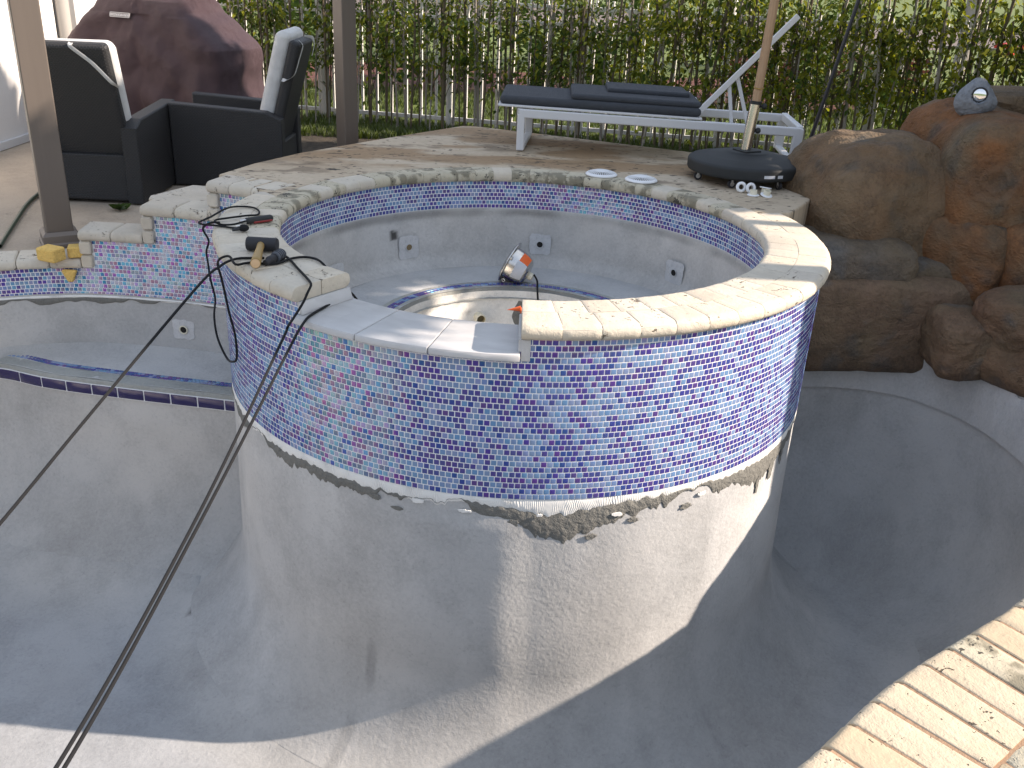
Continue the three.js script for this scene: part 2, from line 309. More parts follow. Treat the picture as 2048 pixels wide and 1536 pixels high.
// bench front under the stepped wall, and the rest of the pool's outline
const benchCurve = curve2([[-1.12, -4.06], [-1.347, -4.10], [-1.92, -4.185], [-2.35, -4.265], [-2.625, -4.352], [-2.95, -4.36], [-3.3, -4.12]]);
const outline = [];
{
  const left = curve2([[-3.3, -4.12], [-3.75, -3.65], [-4.05, -2.9], [-4.0, -2.0], [-3.5, -1.2], [-2.6, -0.7], [-1.5, -0.5], [-0.6, -0.62], [0.0, -0.95], [0.40, -1.235], [0.658, -1.434], [0.92, -1.678], [1.362, -2.006], [1.71, -2.31], [1.97, -2.63], [2.14, -2.93], [2.25, -3.3], [2.32, -3.65], [2.30, -3.93], [2.20, -4.20], [1.98, -4.42], [1.59, -4.49], [1.2, -4.42], [0.9, -4.3]]);
  for (const p of benchCurve.pts(40)) outline.push(p);
  for (const p of left.pts(150).slice(1)) outline.push(p);
}
function distOutline(x, z) { // metres inside the basin (negative outside)
  let d = 1e9, c = false;
  for (let i = 0, n = outline.length, j = n - 1; i < n; j = i++) {
    const [ax, az] = outline[j], [bx, bz] = outline[i], ex = bx - ax, ez = bz - az, t = clamp(((x - ax) * ex + (z - az) * ez) / (ex * ex + ez * ez + 1e-12), 0, 1);
    d = min(d, hypot(x - ax - ex * t, z - az - ez * t));
    if ((az > z) !== (bz > z) && x < ((bx - ax) * (z - az)) / (bz - az) + ax) c = !c;
  }
  return c ? d : -d;
}
const poolFloor = (x, z) => -1.40 + 0.012 * N(x * 1.4, z * 1.4);
const stain = (x, y, z) => { // mottling of the old plaster: soft clouds, tide marks
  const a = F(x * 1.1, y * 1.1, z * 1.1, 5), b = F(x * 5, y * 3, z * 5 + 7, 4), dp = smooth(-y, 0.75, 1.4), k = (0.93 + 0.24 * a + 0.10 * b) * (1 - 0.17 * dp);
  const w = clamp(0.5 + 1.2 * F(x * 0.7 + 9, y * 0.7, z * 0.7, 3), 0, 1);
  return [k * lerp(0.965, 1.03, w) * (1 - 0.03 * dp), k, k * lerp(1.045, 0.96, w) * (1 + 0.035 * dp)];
};

// ------------------------------------------------------------------ mosaic tiles
const tileGeo = (() => {
  const h = 0.0088, e = 0.0012, P = [], NN = [], I = [], U = [];
  const lv = [-h, -h * 0.55, 0, h * 0.55, h], n = 5;
  for (const y of lv) for (const x of lv) { const b = 0.0004 * (1 - (x / h) ** 4) * (1 - (y / h) ** 4); P.push(x, y, 0.0002 + b); const v = V3((x / h) ** 3 * 0.16, (y / h) ** 3 * 0.16, 1).normalize(); NN.push(v.x, v.y, v.z); U.push(x, y); }
  for (let j = 0; j < n - 1; j++) for (let i = 0; i < n - 1; i++) { const a = j * n + i; I.push(a, a + 1, a + n, a + 1, a + n + 1, a + n); }
  const ring = [[-h, -h], [h, -h], [h, h], [-h, h]];
  for (let k = 0; k < 4; k++) { const a = ring[k], b = ring[(k + 1) % 4], m = P.length / 3, nx = (b[1] - a[1]) / (2 * h), ny = -(b[0] - a[0]) / (2 * h);
    for (const [q, z, o] of [[a, 0.0002, 0], [b, 0.0002, 0], [a, -0.002, e * 0.3], [b, -0.002, e * 0.3]]) { P.push(q[0] + nx * o, q[1] + ny * o, z); NN.push(nx * 0.8, ny * 0.8, 0.6); U.push(0, 0); }
    I.push(m, m + 2, m + 1, m + 1, m + 2, m + 3); }
  const g = new THREE.BufferGeometry();
  g.setAttribute('position', new THREE.Float32BufferAttribute(P, 3)); g.setAttribute('normal', new THREE.Float32BufferAttribute(NN, 3)); g.setAttribute('uv', new THREE.Float32BufferAttribute(U, 2)); g.setIndex(I); return g;
})();
const glass = [];
const filmNm = [120, 230, 300, 350, 410, 560];
for (const [c, w] of [[[0.056, 0.052, 0.28], 5], [[0.090, 0.052, 0.25], 2], [[0.052, 0.072, 0.28], 2], [[0.16, 0.27, 0.48], 4], [[0.21, 0.29, 0.49], 2]])
  for (const nm of filmNm) glass.push({ w, light: c[1] > 0.15, m: phys(c, 0.16, { iridescence: 1, iridescenceIOR: 1.82, iridescenceThicknessRange: [nm, nm] }) });
const darkGlass = glass.filter((g) => !g.light), lightGlass = glass.filter((g) => g.light);
const pick = (list, r) => { let t = r * list.reduce((s, g) => s + g.w, 0); for (const g of list) if ((t -= g.w) < 0) return g; return list[0]; };
class Mosaic { // collects tiles; build() makes the largest ones parts of their own and joins the rest
  constructor(seed) { this.r = rng(seed); this.list = []; this.row = null; }
  add(p, n, up, row, mixLight = 0.45, clipTop = null) {
    const r = this.r; if (row !== this.row || r() > 0.35) { this.light = r() < mixLight; this.row = row; }
    const z = V3(...n).normalize(), y = V3(...up).normalize(), x = y.clone().cross(z).normalize(); y.copy(z).cross(x);
    const m = new THREE.Matrix4().makeBasis(x, y, z).setPosition(...p);
    m.multiply(new THREE.Matrix4().makeRotationFromEuler(new THREE.Euler((r() - 0.5) * 0.035, (r() - 0.5) * 0.035, (r() - 0.5) * 0.02)));
    const sy = clipTop ?? 1; m.multiply(new THREE.Matrix4().makeScale(1, sy, 1));
    const d = camera.position.clone().sub(V3(...p)), size = d.clone().normalize().dot(z) / d.lengthSq() * sy;
    this.list.push({ m, mat: pick(this.light ? lightGlass : darkGlass, r()).m, size });
  }
  build(parent, single) {
    const order = this.list.slice().sort((a, b) => b.size - a.size), own = order.slice(0, single), rest = order.slice(single);
    for (const t of own) { const o = mesh('mosaic_tile', tileGeo, t.mat, parent); o.applyMatrix4(t.m); }
    const mats = [...new Set(rest.map((t) => t.mat))], geos = [];
    const nV = tileGeo.attributes.position.count, tp = tileGeo.attributes.position.array, tn = tileGeo.attributes.normal.array, ti = tileGeo.index.array;
    const P = new Float32Array(rest.length * nV * 3), NN = new Float32Array(rest.length * nV * 3), I = new Uint32Array(rest.length * ti.length), g = new THREE.BufferGeometry(), v = V3(), nm = new THREE.Matrix3();
    let k = 0;
    mats.forEach((mat, mi) => { const from = k;
      for (const t of rest) if (t.mat === mat) { nm.getNormalMatrix(t.m);
        for (let i = 0; i < nV; i++) { v.fromArray(tp, i * 3).applyMatrix4(t.m).toArray(P, (k * nV + i) * 3); v.fromArray(tn, i * 3).applyMatrix3(nm).normalize().toArray(NN, (k * nV + i) * 3); }
        for (let i = 0; i < ti.length; i++) I[k * ti.length + i] = ti[i] + k * nV; k++; }
      g.addGroup(from * ti.length, (k - from) * ti.length, mi); });
    g.setAttribute('position', new THREE.BufferAttribute(P, 3)); g.setAttribute('normal', new THREE.BufferAttribute(NN, 3)); g.setIndex(new THREE.BufferAttribute(I, 1));
    const o = mesh('tile_mosaic', g, mats, parent); o.userData.kind = 'stuff'; return o;
  }
}

// ------------------------------------------------------------------ pool shell
{
  const R0 = 0.62, R1 = 0.42; // radii of the coves at the walls and at the tub
  const cove = (d, R) => d >= R ? 0 : d <= 0 ? R : R - sqrt(R * R - (R - d) * (R - d));
  const x0 = -4.2, x1 = 2.5, z0 = -4.6, z1 = -0.35, nx = 200, nz = 128;
  const bowl = sheet(nx, nz, (u, v) => {
    const x = lerp(x0, x1, u), z = lerp(z0, z1, v), d = distOutline(x, z), t = hypot(x - C0[0], z - C0[1]) - RO - 0.012;
    const y = poolFloor(x, z) + max(cove(d, R0), cove(t, R1)) + 0.004 * N(x * 6, z * 6) * smooth(min(d / R0, t / R1), 0.5, 0.9) - 0.24 * (1 - smooth(d, 0.12 * R0, 0.57 * R0)) - 0.2 * (1 - smooth(t, 0.12 * R1, 0.57 * R1));
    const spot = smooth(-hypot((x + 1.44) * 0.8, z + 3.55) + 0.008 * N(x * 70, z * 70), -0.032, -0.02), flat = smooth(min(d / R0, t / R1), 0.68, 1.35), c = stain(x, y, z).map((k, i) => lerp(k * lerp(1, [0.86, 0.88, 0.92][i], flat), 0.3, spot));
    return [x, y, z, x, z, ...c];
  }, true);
  const run = [0]; for (let i = 1; i < outline.length; i++) run.push(run[i - 1] + hypot(outline[i][0] - outline[i - 1][0], outline[i][1] - outline[i - 1][1]));
  const top = outline.length, wall = sheet(top - 1, 48, (u, v) => {
    const i = Math.round(u * (top - 1)), [x, z] = outline[i], bench = i <= 40, yf = poolFloor(x, z), yb = yf + R0, yt = bench ? -0.575 : -0.05;
    const [ax, az] = outline[max(0, i - 4)], [bx, bz] = outline[min(top - 1, i + 4)], l = hypot(bx - ax, bz - az), nx = (bz - az) / l, nz = -(bx - ax) / l;
    const th = v > 0.5 ? (v - 0.5) * 2 * 1.181 : 0, y = v < 0.5 ? lerp(yt, yb, v * 2) : yf + R0 * (1 - sin(th)) + 0.002 * (1 - smooth(v, 0.8, 1)), d = v < 0.5 ? 0 : R0 * (1 - cos(th)), b = d - 0.006 * F(x * 3, y * 3, z * 3, 3) * (1 - smooth(v, 0.7, 1)), X = x + nx * b, Z = z + nz * b;
    const st = 1 - 0.25 * smooth(F(x * 9, y * 0.8, z * 9, 3), 0.15, 0.5) * (1 - smooth(v, 0.6, 0.9));
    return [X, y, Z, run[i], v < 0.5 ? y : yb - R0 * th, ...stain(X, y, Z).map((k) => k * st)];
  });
  const shell = structure('pool_basin', mergeGeometries([bowl.toNonIndexed(), wall.toNonIndexed()]), M.plaster, 'empty swimming pool of bare grey plaster curving round the hot tub');
  shell.castShadow = true;
  // bench under the stepped wall: ledge, raw lip, navy trim tiles and a mosaic line
  const yB = -0.5;
  const ledge = sheet(60, 8, (u, v) => {
    const f = benchCurve.at(u * benchCurve.L * 0.88), s = wallS(clamp(f.x - 0.1 * (1 - u), -3.2, -1.13)), w = wallAt(s, 0.0, yB), x = lerp(w[0], f.x, v), z = lerp(w[2], f.z, v);
    return [x, yB + 0.004 * N(x * 7, z * 7) + 0.03 * (1 - v) ** 6, z, x, z, ...stain(x, yB, z).map((k) => k * 0.97)];
  }, true);
  mesh('bench_ledge', ledge, M.plaster, shell);
  const nB = (s, out, y) => { const q = benchCurve.at(s), n = [-q.tz, q.tx], k = n[1] > 0 ? 1 : -1; return [q.x + n[0] * out * k, y, q.z + n[1] * out * k]; };
  mesh('bench_lip', stone([[-0.075, -0.575], [0.004, -0.575], [0.009, -0.52], [0.004, -0.505], [-0.01, -0.4985], [-0.075, -0.4975]], (t, p, y) => nB(t * benchCurve.L * 0.9, p, y), 80, 2, 3, 0.004, 0.004), M.lip, shell);
  const nv = 0.141, count = floor((benchCurve.L * 0.9) / nv), r = rng(41);
  for (let i = 0; i < count; i++) mesh('trim_tile', stone([[0.004, -0.580], [0.0155, -0.580], [0.0170, -0.577], [0.0170, -0.531], [0.0155, -0.528], [0.004, -0.528]], (t, p, y) => nB((i + 0.025 + 0.95 * t) * nv, p + 0.0006 * (r() - 0.5), y), 3, nv, i, 0.002, 0), M.navy, shell);
  { const bm = new Mosaic(57); for (let row = 0; row < 2; row++) for (let i = 0; i < (benchCurve.L * 0.88) / PT; i++) { const sq = (i + 0.5 * row) * PT, p = nB(sq, -0.092 - row * PT, -0.4965), q = nB(sq, 0.9, 0); bm.add(p, [0, 1, 0], [q[0] - p[0], 0, q[2] - p[2]], 'l' + row, 0.4); } bm.build(shell, 0); }
  mesh('trim_grout', stone([[-0.002, -0.584], [0.0135, -0.584], [0.0135, -0.525], [-0.002, -0.525]], (t, p, y) => nB(t * benchCurve.L * 0.9, p, y), 80, 2, 4, 0.002, 0), M.grout, shell);
  shell.userData.poolBench = null; delete shell.userData.poolBench;
  // return fitting in the wall above the bench
  const s0 = wallS(-1.744), q = wallAt(s0, 0.003, -0.359), nrm = V3(wallAt(s0, 1, 0)[0] - wallAt(s0, 0, 0)[0], 0, wallAt(s0, 1, 0)[2] - wallAt(s0, 0, 0)[2]);
  const fit = new THREE.Group(); fit.name = 'return_fitting'; fit.position.set(...q); fit.rotation.y = atan2(nrm.x, nrm.z); shell.add(fit);
  mesh('mortar_patch', patchGeo(0.115, 0.105, 0.0008, 12), M.whitePatch, fit);
  mesh('pipe_rim', new THREE.TorusGeometry(0.021, 0.004, 10, 28).translate(0, 0, 0.006), M.pipe, fit);
  mesh('pipe_hole', new THREE.CircleGeometry(0.02, 24).translate(0, 0, 0.0052), M.hole, fit);
}
// an uneven trowelled patch, about w x h, lying in xy and d thick
function patchGeo(w, h, d, seed, square = true) {
  const sh = new THREE.Shape(), n = 72;
  for (let i = 0; i < n; i++) { const a = (i / n) * TAU, c = cos(a), s = sin(a), k = square ? min(1 / max(abs(c), abs(s)), 1.28) : 1, j = square ? 1 + 0.22 * F(c * 2 + seed, s * 2, seed, 3) + 0.12 * F(c * 9, s * 9, seed, 2) : 0.72 + 0.75 * F(c * 1.6 + seed, s * 1.6, seed, 4) + 0.22 * F(c * 9, s * 9, seed, 2); const x = c * k * w * 0.5 * j, y = s * k * h * 0.5 * j; i ? sh.lineTo(x, y) : sh.moveTo(x, y); }
  return new THREE.ExtrudeGeometry(sh, { depth: d, bevelEnabled: true, bevelThickness: 0.0008, bevelSize: 0.0015, bevelSegments: 1, curveSegments: 4 });
}

// ------------------------------------------------------------------ hot tub
const tub = thing('hot_tub', 'round raised hot tub with blue glass mosaic bands and cream travertine coping', 'hot tub', [0, 0, 0]);
{
  // outer shell below the mosaic, flaring slightly to the floor
  const ridge = (a, y) => 0.012 * smooth(a, 85, 91) * (1 - smooth(a, 96, 118)) * smooth(-y, 0.24, 0.34) * (1 - 0.6 * smooth(-y, 0.7, 1.3)) + 0.010 * exp(-(((a - 140) / 4) ** 2)) * smooth(-y, 0.4, 0.9);
  const outer = sheet(420, 100, (u, v) => {
    const a = lerp(-40, 230, u), R1 = 0.42, f0 = onTub(RO + 0.2, a, 0), yf = poolFloor(f0[0], f0[2]), th = v > 0.8 ? (v - 0.8) * 5 * 1.181 : 0, cv = R1 * (1 - cos(th)), y = v < 0.8 ? lerp(inNotch(a) ? 0.318 : 0.36, yf + R1, v / 0.8) : yf + R1 * (1 - sin(th)) + 0.002 * (1 - smooth(v, 0.9, 1)), fl = 0.016 * smooth(-y, 0.25, 1.3), rough = 0.0045 * F(a * 0.05, y * 2, 1, 2) + 0.0006 * N(a * 0.5, y * 22, 3);
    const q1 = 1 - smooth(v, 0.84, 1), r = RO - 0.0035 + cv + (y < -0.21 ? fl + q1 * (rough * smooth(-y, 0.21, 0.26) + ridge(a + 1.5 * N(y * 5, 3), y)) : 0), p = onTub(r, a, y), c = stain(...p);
    let k = 1; // run marks below the tile, and two wet stains
    const run = smooth(F(a * 0.16, y * 0.55, 7, 4), 0.12, 0.5) * smooth(-y, 0.25, 0.5); k *= 1 - 0.16 * run;
    const st = (a0, y0, w, h) => smooth(1 - hypot((a - a0) / w, (y - y0) / h) + 0.35 * F(a * 0.4, y * 4, a0, 3), 0.05, 0.5);
    k *= 1 - 0.22 * st(113, -1.02, 1.4, 0.15) - 0.2 * st(114.5, -1.32, 1.6, 0.14) - 0.18 * st(72, -1.42, 1.4, 0.16);
    const light = 0.10 * smooth(F(a * 0.1 + 4, y * 1.2, 3, 3), 0.0, 0.4);
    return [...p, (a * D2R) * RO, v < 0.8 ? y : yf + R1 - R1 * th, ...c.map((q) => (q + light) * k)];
  }, true);
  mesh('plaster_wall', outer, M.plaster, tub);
  // tops of the wall and inner faces
  const ringTop = (a0, a1, y) => sheet(120, 2, (u, v) => [...onTub(lerp(RO - 0.004, RI + 0.003, v), lerp(a0, a1, u), y), u * 6, v], true);
  mesh('wall_top', merge([ringTop(NOTCH[1], 360 + NOTCH[0], yTop + 0.002), ringTop(NOTCH[0], NOTCH[1], 0.320), ...NOTCH.map((a) => sheet(4, 2, (u, v) => [...onTub(lerp(RI + 0.003, RO - 0.004, u), a, lerp(0.31, yTop + 0.002, v)), u, v]))]), M.lip, tub);
  const inner = sheet(300, 40, (u, v) => {
    const a = u * 360, y = lerp(inNotch(a) ? 0.318 : 0.36, -0.06, v), w = y - -0.06, cv = w < 0.07 ? 0.07 - sqrt(max(0, 0.0049 - (0.07 - w) ** 2)) : 0, tile = y > yTop - 7 * PT ? 0 : 1;
    const r = RI + 0.0035 - tile * (0.010 + 0.03 * smooth(-y, -0.24, 0.06)) - cv + tile * 0.004 * F(a * 0.08, y * 4, 2, 3), p = onTub(r, a, y);
    const damp = smooth(y + 0.02 * F(a * 0.09, 1, 1, 3), 0.185, 0.215) * smooth(F(a * 0.05, 4, 2, 3), -0.35, 0.1) * tile;
    const spot = smooth(1 - hypot((a - 229.6) / 1.7, (y - 0.128) / 0.034) + 0.3 * F(a * 0.6, y * 20, 3, 2), 0.1, 0.4);
    return [...p, a * D2R * RI, y, ...stain(p[0] * 1.4 + 8, p[1], p[2] * 1.4).map((k) => lerp(k * (1 - 0.42 * damp) * 1.04, 0.13, spot))];
  });
  mesh('inner_wall', inner, M.plaster, tub);
  const seat = sheet(200, 10, (u, v) => { const a = u * 360, r = lerp(0.97, 0.60, v), p = onTub(r, a, -0.06 + 0.003 * N(a * 0.1, r * 9)), cr = smooth(F(a * 0.13, r * 4, 5, 4), 0.25, 0.4) * (1 - smooth(abs(r - 0.955), 0.004, 0.014)); return [...p, p[0], p[2], ...stain(p[0] + 4, 0, p[2] * 1.3).map((k) => k * (0.97 - 0.6 * cr))]; });
  mesh('bench_seat', seat, M.plaster, tub);
  const well = sheet(180, 24, (u, v) => { const a = u * 360, y = lerp(-0.075, -0.60, v), bulge = 0.02 * F(a * 0.04, y * 4, 9, 4), cv = v > 0.8 ? (v - 0.8) * 0.3 : 0, p = onTub(0.585 + bulge - cv, a, y); const k = 1.5 + 0.35 * F(p[0] * 3, p[1] * 3, p[2] * 3, 4) - 0.9 * smooth(F(p[0] * 12, p[1] * 12, p[2] * 12, 4), 0.28, 0.42); return [...p, a * D2R * 0.6, y, k, k * 0.995, k * 0.97]; });
  mesh('footwell_wall', well, M.plaster, tub);
  mesh('footwell_floor', sheet(40, 8, (u, v) => { const p = onTub(v * 0.58, u * 360, -0.58); return [...p, p[0], p[2], 1.2, 1.2, 1.18]; }, true), M.plaster, tub);
  mesh('bench_nosing', stone([[0.575, -0.115], [0.592, -0.110], [0.606, -0.0585], [0.690, -0.0575], [0.700, -0.066], [0.700, -0.12]], (t, p, y) => onTub(p + 0.004 * F(t * 30, y * 9), t * 359.9, y), 160, 4, 8, 0.003, 0.003), M.lip, tub);
  const mz = new Mosaic(91);
  for (let row = 0; row < 2; row++) { const r = 0.632 + row * PT, n = floor((TAU * r) / PT); for (let i = 0; i < n; i++) { const a = ((i + row * 0.5) / n) * 360, p = onTub(r, a, -0.0562); mz.add(p, [0, 1, 0], [cos(a * D2R), 0, sin(a * D2R)], 'b' + row, 0.4); } }
  // drain pipe in the footwell, cement round it
  { const a = -110.5, g = new THREE.Group(); g.name = 'drain_fitting'; const p = onTub(0.578, a, -0.215); g.position.set(...p); g.rotation.y = atan2(-cos(a * D2R), -sin(a * D2R)); tub.add(g);
    mesh('pipe_ring', new THREE.CylinderGeometry(0.027, 0.027, 0.05, 28, 1, true).rotateX(PI / 2).translate(0, 0, 0.012), M.pipe, g);
    mesh('pipe_rim', new THREE.RingGeometry(0.0215, 0.0275, 28).translate(0, 0, 0.037), M.pipe, g);
    mesh('pipe_bore', new THREE.CylinderGeometry(0.0215, 0.0215, 0.05, 28, 1, true).rotateX(PI / 2).translate(0, 0, 0.0115), std([0.45, 0.38, 0.22], 0.6, { side: THREE.DoubleSide }), g);
    mesh('pipe_hole', new THREE.CircleGeometry(0.0215, 24).translate(0, 0, 0.016), std([0.16, 0.13, 0.07], 0.9), g); }
  mesh('cement_patch', patchGeo(0.24, 0.13, 0.008, 5).rotateY(atan2(-cos(-84 * D2R), -sin(-84 * D2R))).translate(...onTub(0.592, -84, -0.20)), M.mortar, tub);
  // grout behind the mosaic
  const band = (r, a0, a1, y0, y1, flip) => sheet(260, 1, (u, v) => [...onTub(r, lerp(a0, a1, u), lerp(y0, y1, v)), u, v], flip);
  mesh('grout_bed', merge([band(RO - 0.0005, -30, NOTCH[0], yTop, yWater, true), band(RO - 0.0005, NOTCH[0], NOTCH[1], 0.321, yWater, true), band(RO - 0.0005, NOTCH[1], 215, yTop, yWater, true), band(RI + 0.0005, NOTCH[1] - 360, NOTCH[0], yTop, yTop - 7 * PT)]), M.grout, tub);
  // mosaic outside
  const n = floor((TAU * RO) / PT), mo = new Mosaic(17);
  for (let row = 0; row < 28; row++) { const yc = yTop - (row + 0.5) * PT, jit = (row % 2) * 0.5 + 0.12 * sin(row * 3.1);
    for (let i = 0; i < n; i++) { const a = ((i + jit) / n) * 360 - 30; if (a > 200) continue;
      let y = yc, sc = 1;
      if (inNotch(a)) { if (yc - PT / 2 > 0.316) continue; if (yc + PT / 2 > 0.321) { const t = 0.320, b = yc - PT / 2 + 0.001; sc = (t - b) / 0.0180; y = (t + b) / 2; if (sc < 0.25) continue; } }
      const p = onTub(RO, a, y); mo.add(p, [cos(a * D2R), 0, sin(a * D2R)], [0, 1, 0], 'o' + row, 0.49 + 0.22 * F(a * 0.045, row * 0.08, 3, 2), sc); } }
  // inside, under the far rim
  const ni = floor((TAU * RI) / PT);
  for (let row = 0; row < 7; row++) for (let i = 0; i < ni; i++) { const a = ((i + (row % 2) * 0.5) / ni) * 360; if (a > 62 && a < 128) continue; const p = onTub(RI, a, yTop - (row + 0.5) * PT); mo.add(p, [-cos(a * D2R), 0, -sin(a * D2R)], [0, 1, 0], 'i' + row, 0.40 + 0.2 * F(a * 0.05, row * 0.1, 8, 2)); }
  mo.list.push(...mz.list);
  mo.build(tub, 300);
  // thinset left below the mosaic, combed with a notched trowel, and wet mortar under it
  const bandLow = (lo, hi, rr, k) => sheet(700, 6, (u, v) => { const a = lerp(-25, 205, u), y0 = hi(a), y1 = min(y0 - 0.0005, lo(a)), y = lerp(y0, y1, v), e = sin(v * PI) ** 0.5; return [...onTub(rr + k * e * (0.6 + 0.8 * abs(F(a * 0.5, y * 30, 4, 3))), a, y), a * D2R * RO, y]; }, true);
  const loT = (a) => yWater - 0.036 - 0.018 * smooth(a, 100, 70) - 0.022 * F(a * 0.10, 2, 5, 3) - 0.030 * F(a * 0.7, 8, 1, 4) - 0.03 * exp(-(((a - 84) / 7) ** 2)) + 0.012 * smooth(a, 100, 128);
  mesh('thinset_band', bandLow(loT, () => yWater + 0.004, RO - 0.004, 0.006), M.thinset, tub);
  const amt = (a) => smooth(F(a * 0.09 + 2.3, 4, 9, 3) + 0.75 * exp(-(((a - 83) / 9) ** 2)) + 0.3 * exp(-(((a - 93) / 5) ** 2)) + 0.28 * exp(-(((a - 44) / 10) ** 2)), -0.20, 0.20);
  const loM = (a) => loT(a) + 0.012 - amt(a) * (0.060 + 0.055 * exp(-(((a - 80) / 7) ** 2)) + 0.05 * exp(-(((a - 40) / 6) ** 2)) + 0.035 * F(a * 0.5, 3, 2, 3) + 0.030 * F(a * 1.3, 7, 2, 3));
  mesh('mortar_smear', bandLow(loM, (a) => loT(a) + 0.014, RO - 0.0035, 0.0075), M.mortar, tub);
  for (const [a, y, w, h, s] of [[108, -0.30, 0.05, 0.018, 3], [101, -0.33, 0.05, 0.02, 5], [122, -0.262, 0.03, 0.014, 6], [60, -0.30, 0.06, 0.03, 8], [70, -0.31, 0.05, 0.026, 9], [36, -0.32, 0.06, 0.13, 11], [41, -0.35, 0.025, 0.09, 12], [31, -0.30, 0.03, 0.10, 14], [77, -0.36, 0.05, 0.03, 15], [112, -0.275, 0.06, 0.03, 16], [89.5, -0.30, 0.05, 0.035, 18], [134, -0.245, 0.04, 0.02, 13]])
    mesh('mortar_smear', patchGeo(w, h, 0.0012, s, false).rotateY(PI / 2 - a * D2R).translate(...onTub(RO + 0.001, a, y)), M.mortar, tub);
  for (const [a, y, w, h, s] of [[104.5, -0.250, 0.05, 0.022, 23], [85.4, -0.262, 0.02, 0.012, 26], [73, -0.275, 0.05, 0.018, 28], [97, -0.262, 0.06, 0.014, 29], [57, -0.262, 0.04, 0.022, 27]])
    mesh('thinset_lump', patchGeo(w, h, 0.003, s, false).rotateY(PI / 2 - a * D2R).translate(...onTub(RO + 0.004, a, y)), M.thinset, tub);
  // jets, each with its patch of fresh plaster
  for (const [a, y, w, h, s] of [[234.2, 0.058, 0.115, 0.125, 31], [275.8, 0.055, 0.12, 0.115, 33], [321, 0.044, 0.12, 0.12, 35], [206, 0.0, 0.14, 0.12, 37]]) {
    const g = new THREE.Group(); g.name = 'jet_fitting'; g.position.set(...onTub(1.036, a, y)); g.rotation.y = atan2(-cos(a * D2R), -sin(a * D2R)); tub.add(g);
    mesh('plaster_patch', patchGeo(w, h, 0.0006, s), M.whitePatch, g);
    if (s === 37) continue;
    mesh('pipe_hole', new THREE.CircleGeometry(0.0175, 24).translate(0, 0, 0.0055), s === 31 ? std([0.20, 0.15, 0.08], 0.9) : M.hole, g);
    mesh('pipe_rim', new THREE.TorusGeometry(0.0185, 0.0022, 8, 28).translate(0, 0, 0.0052), M.whitePatch, g);
  }
  // coping: an inner ring of nosed stones all round, an outer one where the rim stands free
  const out = [[1.180, yTop], [1.288, yTop], [1.302, yTop + 0.004], [1.310, yTop + 0.014], [RCO, yTop + 0.027], [1.309, yTop + 0.040], [1.299, yRim - 0.004], [1.284, yRim], [1.180, yRim - 0.001]];
  const inn = [[1.1765, yTop], [1.1765, yRim - 0.001], [1.068, yRim], [1.055, yRim - 0.003], [1.046, yRim - 0.011], [RCI, yTop + 0.028], [1.045, yTop + 0.014], [1.053, yTop + 0.004], [1.066, yTop]];
  const tm = [M.trav, M.trav, M.trav2, M.trav3], r = rng(63);
  const ring = (prof, a0, a1, w, dirty) => { const k = Math.round(((a1 - a0) * D2R * 1.25) / w), da = (a1 - a0) / k; for (let i = 0; i < k; i++) { const b0 = a0 + i * da + 0.03, b1 = a0 + (i + 1) * da - 0.03, am = (((b0 + b1) / 2) % 360 + 360) % 360, dy = (r() - 0.5) * 0.0015, dr = (r() - 0.5) * 0.003; mesh('coping_stone', stone(prof, (t, p, y) => onTub(p + dr, lerp(b0, b1, t), y + dy), 5, w, 100 + i, 0.0018), dirty(am) ? M.travDirty : tm[floor(r() * 4)], tub); } };
  ring(out, -18, NOTCH[0], 0.122, () => false);
  ring(out, NOTCH[1], 192, 0.122, () => false);
  ring(inn, NOTCH[1], 360 + NOTCH[0], 0.118, (a) => (a > 222 && a < 300) ? r() < 0.85 : (a > 165 && a < 340) ? r() < 0.45 : false);
  mesh('coping_mortar', merge([[-18, NOTCH[0]], [NOTCH[1], 342]].map(([a0, a1]) => stone([[1.06, yTop + 0.002], [1.296, yTop + 0.002], [1.3045, yTop + 0.02], [1.3065, yRim - 0.013], [1.292, yRim - 0.0028], [1.062, yRim - 0.0028], [1.0505, yRim - 0.018], [1.0505, yTop + 0.02]], (t, p, y) => onTub(a1 > 200 && p > 1.2 && t > 0.32 ? 1.18 : p, lerp(a0 + 0.4, a1 - 0.4, t), y), 120, 4, 9, 0.002, 0))), M.jointMortar, tub);
  // marble sill of the spillway
  const cuts = [NOTCH[0], 102.6, 114.0, NOTCH[1]];
  for (let i = 0; i < 3; i++) mesh('spillway_slab', stone([[1.040, 0.3225], [1.318, 0.3225], [1.322, 0.326], [1.3225, 0.342], [1.319, 0.3468], [1.043, 0.3475], [1.040, 0.345]], (t, p, y) => onTub(p, lerp(cuts[i] + 0.08, cuts[i + 1] - 0.08, t), y), 8, 0.3, 300 + i, 0.0025, 0), M.marble, tub);
  for (const [a, s] of [[NOTCH[1] - 0.9, -1], [NOTCH[0] + 0.35, 1]]) mesh('sill_upstand', stone([[1.05, 0.348], [1.29, 0.348], [1.29, yTop - 0.001], [1.05, yTop - 0.001]], (t, p, y) => onTub(p, a + t * 0.55 * -s + (s < 0 ? (yTop - y) * 18 * -1 + 0.6 : 0), y), 2, 0.02, 310, 0.002, 0), M.marble, tub);
  mesh('end_tile', box(0.030, 0.074, 0.012, 0, 0, 0, 0.002).rotateY(PI / 2 - 88.9 * D2R).translate(...onTub(RO + 0.002, 88.85, 0.352)), M.marble, tub);
}

